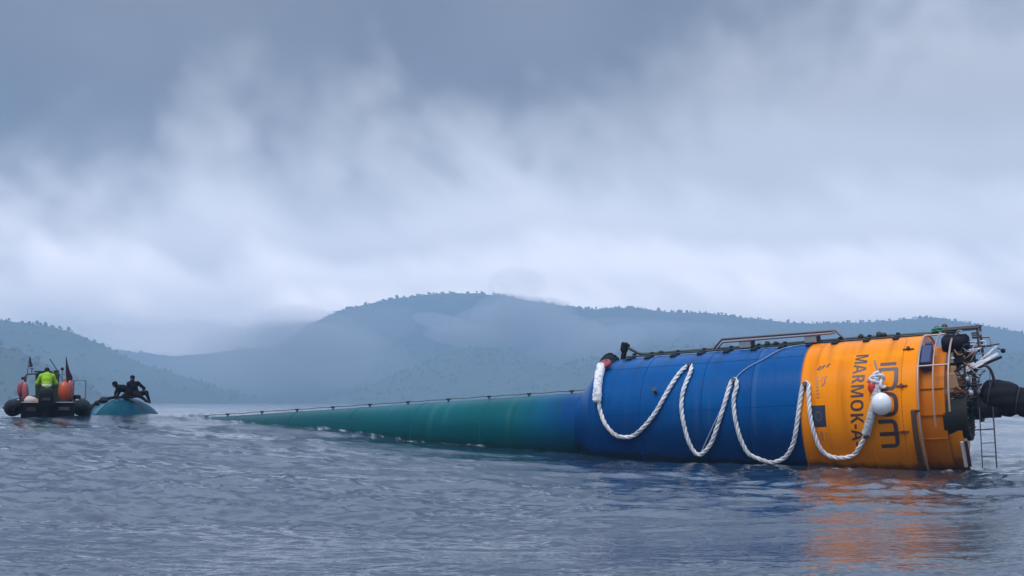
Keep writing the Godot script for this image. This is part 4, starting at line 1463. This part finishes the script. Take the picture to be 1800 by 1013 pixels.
func build_boat() -> void:
	var at := Vector3(-18.38, 0, -54.24)
	at.y = swell(at.x, at.z) + 0.03
	var xf := Transform3D(Basis(Vector3.UP, deg_to_rad(18.8)), at)
	var boat := thing("inflatable_boat", "black inflatable workboat seen from the stern beside the teal tank", "boat", xf)
	var black := Color(0.007, 0.008, 0.013)
	var g := Geo.new()
	var pts := PackedVector3Array()
	var rad := PackedFloat32Array()
	for s in [[-1.30, 0.36, 0.38, 0.10], [-1.30, 0.36, 0.30, 0.20], [-1.30, 0.36, 0.12, 0.29], [-1.31, 0.36, -0.15, 0.34], [-1.32, 0.36, -2.4, 0.35], [-1.31, 0.37, -4.4, 0.35], [-1.20, 0.42, -5.4, 0.34], [-0.92, 0.50, -6.3, 0.33], [-0.45, 0.58, -6.9, 0.32]]:
		pts.append(Vector3(s[0], s[1], s[2])); rad.append(s[3])
	pts.append(Vector3(0, 0.60, -7.05)); rad.append(0.32)
	for k in range(8, -1, -1):
		pts.append(Vector3(-pts[k].x, pts[k].y, pts[k].z)); rad.append(rad[k])
	g.tube(pts, rad, 24, black)
	var tubes := part("inflatable_tube", g, M.rubber, boat, "black inflated tube round the whole boat")
	for s in [-1.0, 1.0]:
		g = Geo.new()
		g.tube(PackedVector3Array([Vector3(1.66 * s, 0.36, -0.2), Vector3(1.67 * s, 0.36, -2.4), Vector3(1.66 * s, 0.37, -4.4)]), 0.04, 8, Color(0.07, 0.07, 0.08))
		part("rubbing_strip", g, M.rubber, tubes)
		g = Geo.new()
		for k in 6:
			var z := -0.4 - k * 0.7
			var p := PackedVector3Array()
			for j in 9:
				p.append(Vector3((1.16 + 0.02 * sin(j * 0.8)) * s, 0.70 - 0.05 * sin(PI * j / 8.0), z - j * 0.085))
			g.tube(p, 0.016, 6, Color(0.30, 0.29, 0.28))
		part("grab_line", g, M.rope, tubes)
	g = Geo.new()
	loft(g, [[-0.35, 0.10, 2.6, 0, -3.2], [-0.1, 0.62, 3.0, 0, -3.2], [0.12, 1.02, 3.15, 0, -3.25], [0.22, 1.06, 3.2, 0, -3.3]], Color(0.05, 0.055, 0.065), 0.7)
	g.box(Vector3(0, 0.24, -2.9), Vector3(2.1, 0.03, 5.6), Color(0.12, 0.12, 0.12))
	part("hull", g, M.plastic, boat)
	g = Geo.new()
	g.box(Vector3(0, 0.26, -0.14), Vector3(2.02, 0.60, 0.09), Color(0.007, 0.007, 0.011), Basis(), 0.02)
	g.box(Vector3(-0.68, 0.575, -0.14), Vector3(0.62, 0.035, 0.11), Color(0.42, 0.38, 0.36), Basis(), 0.01)
	g.box(Vector3(0.62, 0.575, -0.14), Vector3(0.66, 0.035, 0.11), Color(0.36, 0.35, 0.36), Basis(), 0.01)
	g.box(Vector3(-0.62, 0.30, -0.08), Vector3(0.34, 0.16, 0.05), Color(0.04, 0.034, 0.04), Basis(), 0.01)
	g.box(Vector3(0.60, 0.32, -0.08), Vector3(0.42, 0.14, 0.05), Color(0.06, 0.06, 0.06), Basis(), 0.01)
	part("transom", g, M.rubber, boat)
	g = Geo.new()
	g.box(Vector3(-0.07, 0.12, 0.20), Vector3(0.24, 0.75, 0.26), Color(0.010, 0.010, 0.013), Basis(), 0.05)
	g.box(Vector3(-0.07, 0.38, 0.04), Vector3(0.42, 0.30, 0.22), Color(0.014, 0.014, 0.018), Basis(), 0.03)
	g.box(Vector3(-0.07, -0.05, 0.30), Vector3(0.36, 0.04, 0.4), Color(0.010, 0.010, 0.013), Basis(), 0.015)
	var motor := part("outboard_motor", g, M.rubber, boat, "black outboard motor on the stern")
	g = Geo.new()
	loft(g, [[0.36, 0.18, 0.26, -0.07, 0.20], [0.42, 0.27, 0.32, -0.07, 0.20], [0.62, 0.30, 0.36, -0.07, 0.20], [0.88, 0.29, 0.36, -0.07, 0.21], [1.04, 0.26, 0.32, -0.07, 0.20], [1.11, 0.20, 0.25, -0.07, 0.18], [1.13, 0.10, 0.14, -0.07, 0.17]], Color(0.008, 0.008, 0.012))
	g.box(Vector3(-0.07, 0.70, 0.565), Vector3(0.30, 0.10, 0.02), Color(0.05, 0.045, 0.05), Basis(), 0.005)
	part("cowl", g, M.rubber, motor)
	# canvas wheelhouse
	g = Geo.new()
	loft(g, [[0.26, 0.44, 0.35, -0.05, -2.7], [0.9, 0.46, 0.36, -0.05, -2.7], [1.70, 0.48, 0.38, -0.05, -2.7], [1.80, 0.46, 0.36, -0.05, -2.7], [1.82, 0.3, 0.25, -0.05, -2.7]], Color(0.030, 0.066, 0.030), 0.25)
	var house := part("wheelhouse", g, M.cloth, boat, "dark green canvas console cover")
	g = Geo.new()
	g.box(Vector3(-0.05, 1.45, -2.32), Vector3(0.70, 0.40, 0.02), Color(0.05, 0.09, 0.05), Basis(), 0.005)
	part("window", g, M.gloss, house)
	g = Geo.new()
	g.box(Vector3(-0.22, 1.84, -2.30), Vector3(0.72, 0.06, 0.10), Color(0.015, 0.016, 0.02), Basis(), 0.015)
	g.box(Vector3(0.30, 1.86, -2.40), Vector3(0.22, 0.10, 0.10), Color(0.03, 0.05, 0.04), Basis(), 0.02)
	part("roof_bar", g, M.metal, house)
	g = Geo.new()
	g.box(Vector3(-0.05, 0.60, -1.55), Vector3(0.60, 0.50, 0.45), Color(0.02, 0.021, 0.025), Basis(), 0.06)
	part("seat", g, M.rubber, boat)
	# frames and masts
	var steel := Color(0.06, 0.065, 0.08)
	g = Geo.new()
	g.tube(PackedVector3Array([Vector3(-0.90, 0.30, -2.0), Vector3(-0.92, 1.62, -2.0), Vector3(-0.84, 1.72, -2.0), Vector3(-0.42, 1.76, -2.0)]), 0.035, 8, steel)
	g.rod(Vector3(-0.66, 1.72, -2.0), Vector3(-0.66, 1.96, -2.0), 0.022, steel)
	g.box(Vector3(-0.66, 1.95, -2.0), Vector3(0.16, 0.035, 0.04), steel)
	g.ball(Vector3(-1.0, 1.56, -2.0), Vector3.ONE * 0.07, Color(0.02, 0.02, 0.03), 10, 7)
	part("stern_frame", g, M.metal, boat)
	g = Geo.new()
	g.rod(Vector3(-0.92, 1.0, -1.95), Vector3(-0.76, 2.44, -1.95), 0.016, steel)
	var pole := part("flag_pole", g, M.metal, boat, "thin flag pole at the left side")
	g = Geo.new()
	for k in 6:
		var y := 2.40 - k * 0.07
		g.box(Vector3(-0.745 + 0.018 * k * 0.5 + 0.01 * sin(k * 2.0), y, -1.95), Vector3(0.03 + 0.022 * k, 0.075, 0.02 + 0.012 * (k % 2)), Color(0.03, 0.035, 0.06), Basis(Vector3.BACK, 0.1))
	part("flag", g, M.cloth, pole)
	g = Geo.new()
	g.tube(PackedVector3Array([Vector3(0.02, 2.36, -2.0), Vector3(0.36, 1.84, -2.0), Vector3(0.37, 0.3, -2.0)]), 0.022, 8, steel)
	g.rod(Vector3(0.36, 1.82, -2.0), Vector3(0.60, 1.40, -2.0), 0.016, Color(0.12, 0.12, 0.14))
	part("antenna", g, M.metal, boat)
	g = Geo.new()
	g.rod(Vector3(0.52, 0.3, -1.9), Vector3(0.52, 1.90, -1.9), 0.018, Color(0.16, 0.17, 0.2))
	g.ball(Vector3(0.52, 1.95, -1.9), Vector3(0.075, 0.07, 0.075), Color(0.012, 0.014, 0.02), 12, 8)
	g.rod(Vector3(0.40, 1.72, -1.9), Vector3(0.80, 1.72, -1.9), 0.012, Color(0.2, 0.2, 0.23))
	part("lamp_post", g, M.metal, boat)
	g = Geo.new()
	var mp := PackedVector3Array([Vector3(0.65, 2.44, -1.6), Vector3(0.68, 2.20, -1.6), Vector3(0.71, 1.98, -1.6), Vector3(0.74, 1.80, -1.6), Vector3(0.80, 1.60, -1.6), Vector3(0.81, 1.2, -1.6), Vector3(0.84, 0.8, -1.6), Vector3(0.86, 0.3, -1.6)])
	g.tube(mp, PackedFloat32Array([0.015, 0.035, 0.065, 0.09, 0.135, 0.115, 0.10, 0.08]), 10, Color(0.05, 0.014, 0.026))
	part("furled_flag", g, M.cloth, boat, "dark maroon flag furled round its pole")
	g = Geo.new()
	g.tube(PackedVector3Array([Vector3(0.98, 0.72, -1.6), Vector3(0.98, 1.47, -1.6), Vector3(1.45, 1.47, -1.6), Vector3(1.45, 0.74, -1.6)]), 0.034, 8, Color(0.15, 0.19, 0.23), false, true)
	g.rod(Vector3(1.45, 0.74, -1.6), Vector3(1.36, 0.66, -1.6), 0.03, steel)
	g.rod(Vector3(0.98, 0.72, -1.6), Vector3(1.05, 0.62, -1.6), 0.03, steel)
	part("side_frame", g, M.metal, boat, "grey open square frame over the right tube")
	g = Geo.new()
	g.box(Vector3(1.12, 0.80, -1.6), Vector3(0.30, 0.16, 0.3), Color(0.014, 0.016, 0.024), Basis(), 0.05)
	part("cleat", g, M.rubber, boat)
	# things on board
	var o := thing("fender", "big orange buoy hanging at the right side of the black boat", "fender", xf * Transform3D(Basis(), Vector3(0.60, 1.02, -1.15)))
	g = Geo.new()
	g.ball(Vector3.ZERO, Vector3(0.225, 0.40, 0.23), Color(0.46, 0.068, 0.010), 28, 18)
	part("shell", g, M.plastic, o)
	g = Geo.new()
	g.rod(Vector3(0, 0.36, 0), Vector3(0.02, 0.50, -0.05), 0.045, Color(0.30, 0.06, 0.02), 10)
	part("eye", g, M.plastic, o)
	o = thing("fender", "narrow faded red buoy squeezed between the orange buoy and the furled flag", "fender", xf * Transform3D(Basis(), Vector3(0.83, 1.06, -1.30)))
	g = Geo.new()
	g.ball(Vector3.ZERO, Vector3(0.15, 0.42, 0.16), Color(0.32, 0.06, 0.065), 20, 14)
	part("shell", g, M.plastic, o)
	o = thing("fender", "dark red buoy at the left side of the black boat, outer one", "fender", xf * Transform3D(Basis(), Vector3(-1.06, 1.10, -1.55)))
	g = Geo.new()
	g.ball(Vector3.ZERO, Vector3(0.14, 0.32, 0.14), Color(0.24, 0.04, 0.055), 20, 14)
	g.rod(Vector3(0, -0.5, 0), Vector3(0, -0.25, 0), 0.05, Color(0.05, 0.02, 0.03))
	part("shell", g, M.plastic, o)
	o = thing("fender", "pinkish red buoy at the left side of the black boat, inner one", "fender", xf * Transform3D(Basis(Vector3.BACK, 0.08), Vector3(-0.88, 1.00, -1.40)))
	g = Geo.new()
	g.ball(Vector3.ZERO, Vector3(0.13, 0.40, 0.14), Color(0.34, 0.09, 0.10), 20, 14)
	g.rod(Vector3(0, -0.62, 0), Vector3(0, -0.35, 0), 0.07, Color(0.10, 0.03, 0.03))
	part("shell", g, M.plastic, o)
	g = Geo.new()
	g.ball(Vector3(0, 0, 0), Vector3(0.26, 0.20, 0.22), Color(0.46, 0.40, 0.36), 16, 10, 0.4, Basis(), nz)
	g.ball(Vector3(0.22, -0.05, 0.05), Vector3(0.16, 0.14, 0.16), Color(0.40, 0.16, 0.12), 14, 9, 0.4, Basis(), nz)
	single("kit_bag", g, M.cloth, "pale lumpy kit bag lying behind the boat's stern at the left of the motor", "bag", xf * Transform3D(Basis(), Vector3(-0.66, 0.62, -0.75)))
	# the person at the wheel
	var p := thing("person", "person in a yellow-green high visibility jacket bending over the wheel, seen from behind", "person", xf * Transform3D(Basis(), Vector3(-0.07, 0.255, -1.0)))
	g = Geo.new()
	var vis := Color(0.25, 0.44, 0.020)
	var trouser := Color(0.022, 0.030, 0.030)
	var skin := Color(0.42, 0.24, 0.17)
	flesh(g, [
		[Vector3(0.02, 1.46, -0.34), Vector3(0.01, 1.54, -0.42), 0.070, 0.064, vis],
		[Vector3(0, 1.36, -0.22), Vector3(0, 1.20, -0.12), 0.190, 0.195, vis],
		[Vector3(0, 1.20, -0.12), Vector3(0, 0.98, -0.02), 0.195, 0.185, vis],
		[Vector3(-0.20, 1.37, -0.25), Vector3(0.20, 1.37, -0.25), 0.115, 0.115, vis],
		[Vector3(-0.22, 1.35, -0.25), Vector3(-0.36, 1.10, -0.32), 0.095, 0.080, vis],
		[Vector3(-0.36, 1.10, -0.32), Vector3(-0.24, 1.06, -0.58), 0.080, 0.060, vis],
		[Vector3(0.22, 1.35, -0.25), Vector3(0.36, 1.10, -0.32), 0.095, 0.080, vis],
		[Vector3(0.36, 1.10, -0.32), Vector3(0.24, 1.06, -0.58), 0.080, 0.060, vis],
		[Vector3(-0.09, 0.86, 0), Vector3(0.09, 0.86, 0), 0.150, 0.150, trouser],
		[Vector3(-0.11, 0.84, 0), Vector3(-0.15, 0.46, -0.08), 0.115, 0.085, trouser],
		[Vector3(-0.15, 0.46, -0.08), Vector3(-0.16, 0.09, 0.02), 0.082, 0.060, trouser],
		[Vector3(-0.16, 0.055, 0.04), Vector3(-0.17, 0.045, -0.16), 0.055, 0.045, Color(0.012, 0.012, 0.014)],
		[Vector3(0.11, 0.84, 0), Vector3(0.15, 0.46, -0.08), 0.115, 0.085, trouser],
		[Vector3(0.15, 0.46, -0.08), Vector3(0.16, 0.09, 0.02), 0.082, 0.060, trouser],
		[Vector3(0.16, 0.055, 0.04), Vector3(0.17, 0.045, -0.16), 0.055, 0.045, Color(0.012, 0.012, 0.014)],
	], 0.02, 0.05)
	for i in g.V.size():
		var v := g.V[i]
		if g.C[i].g > 0.3:
			if absf(v.y - 1.02) < 0.035 and absf(v.x) < 0.27: g.C[i] = Color(0.55, 0.57, 0.55)
			elif absf(v.y - 1.14) < 0.025 and absf(v.x) < 0.27: g.C[i] = Color(0.30, 0.48, 0.05)
			elif absf(v.y - 1.24) < 0.03 and absf(v.x) < 0.16: g.C[i] = Color(0.20, 0.34, 0.05)
	add_head(g, Vector3(0.0, 1.60, -0.48), Basis(Vector3.UP, PI) * Basis(Vector3.RIGHT, 0.45), Color(0.014, 0.014, 0.018), skin)
	add_hand(g, Vector3(-0.235, 1.06, -0.60), Vector3(0.4, -0.1, -1), Vector3(0, 1, 0), 1.0, skin)
	add_hand(g, Vector3(0.235, 1.06, -0.60), Vector3(-0.4, -0.1, -1), Vector3(0, 1, 0), -1.0, skin)
	part("body", g, M.cloth, p)
	g = Geo.new()
	var ring := PackedVector3Array()
	for k in 24:
		ring.append(Vector3(-0.05 + 0.24 * cos(TAU * k / 24.0), 1.30 + 0.17 * sin(TAU * k / 24.0), -1.72 + 0.12 * sin(TAU * k / 24.0)))
	g.tube(ring, 0.018, 8, Color(0.02, 0.02, 0.022), false, true)
	g.rod(Vector3(-0.05, 1.30, -1.72), Vector3(-0.05, 1.10, -2.3), 0.03, steel)
	part("steering_wheel", g, M.rubber, boat)


# ---------------------------------------------------------------- the scene
func _ready() -> void:
	var cam := Camera3D.new()
	cam.name = "camera"
	cam.position = Vector3(0, 2.0, 0)
	cam.rotation_degrees = Vector3(4.80, 0, 0)
	cam.fov = 23.84
	cam.near = 0.1
	cam.far = 12000.0
	cam.current = true
	add_child(cam)

	var env := Environment.new()
	env.background_mode = Environment.BG_SKY
	env.sky = Sky.new()
	env.sky.sky_material = make_sky()
	env.background_energy_multiplier = 1.0
	env.tonemap_mode = Environment.TONE_MAPPER_LINEAR
	env.tonemap_exposure = 1.5
	env.sdfgi_enabled = true
	env.ssao_enabled = true
	env.ssil_enabled = true
	env.fog_enabled = true
	env.fog_light_color = Color(0.70, 0.86, 1.0)
	env.fog_density = 0.00056
	env.volumetric_fog_enabled = true
	env.volumetric_fog_density = 0.0
	var we := WorldEnvironment.new()
	we.name = "sky"
	we.environment = env
	add_child(we)

	var sun := DirectionalLight3D.new()
	sun.name = "sun"
	sun.light_energy = 0.5
	sun.light_angular_distance = 25.0
	sun.light_color = Color(1.0, 0.97, 0.93)
	sun.shadow_enabled = true
	add_child(sun)
	sun.look_at_from_position(Vector3(-25, 80, 30), Vector3.ZERO)

	nz.seed = 2
	nz.frequency = 0.02
	nz.fractal_octaves = 4
	nz.noise_type = FastNoiseLite.TYPE_SIMPLEX_SMOOTH
	M.grain = noise_tex(0.03, 31, 4, 3.0)
	material("paint", 0.28, 0.0, 0.17, 0.30, 0.45)
	material("print", 0.45)
	material("matte", 0.75)
	material("metal", 0.45, 0.35)
	material("rubber", 0.62, 0.0, 0.22, 0.3, 2.5)
	material("plastic", 0.42)
	material("gloss", 0.22)
	material("cloth", 0.85, 0.0, 0.3, 0.4, 3.0)
	material("rope", 0.85, 0.0, 0.3, 0.5, 6.0)
	material("wetsuit", 0.7, 0.0, 0.2)
	material("earth", 0.95, 0.0, 0.2)
	var ax := Vector3(0.88430, 0.05683, 0.46345).normalized()
	var side := Vector3(-0.46420, 0.0, 0.88573).normalized()
	buoy_frame = Transform3D(Basis(ax, side.cross(ax), side), Vector3(13.603, 1.670, -44.301))

	build_sea()
	build_hills()
	build_buoy()
	build_rope()
	build_boat()
	build_divers()

	# mist on the hills
	var rng := RandomNumberGenerator.new()
	rng.seed = 7
	var words := ["in the gap right of the left hill", "over the left shoulder of the main ridge", "on the face of the main summit", "rising right of the main summit"]
	for m in [[-14.0, 110, 2700, 420, 110, 0.0010, 0], [-12.4, 115, 2750, 420, 110, 0.0011, 0], [-11.2, 90, 2500, 340, 120, 0.0018, 1], [-10.3, 75, 2400, 300, 130, 0.0034, 1], [-9.5, 85, 2400, 260, 120, 0.0040, 1], [-8.8, 70, 2350, 260, 140, 0.0044, 1], [-8.1, 110, 2380, 240, 110, 0.0036, 1], [-7.4, 80, 2300, 280, 110, 0.0030, 1], [-6.5, 130, 2400, 240, 80, 0.0024, 1], [-12.0, 45, 1850, 460, 60, 0.0008, 0],
			[-2.7, 140, 2420, 130, 34, 0.0070, 2], [-1.5, 118, 2400, 190, 44, 0.0070, 2], [-0.8, 140, 2430, 150, 70, 0.0060, 2], [-0.3, 155, 2450, 130, 90, 0.0060, 3], [0.4, 150, 2460, 150, 90, 0.0060, 3], [1.1, 145, 2450, 150, 90, 0.0062, 3], [1.8, 120, 2420, 200, 80, 0.0066, 3], [3.0, 100, 2420, 240, 60, 0.0050, 3], [0.2, 215, 2480, 110, 70, 0.0016, 3], [4.6, 135, 2600, 240, 60, 0.0036, 3], [7.2, 130, 2750, 340, 70, 0.0036, 3]]:
		mist(m[0], m[1], m[2], Vector3(m[3], m[4], 150), m[5], "pale mist drifting " + words[m[6]], rng.randf_range(-14, 14))
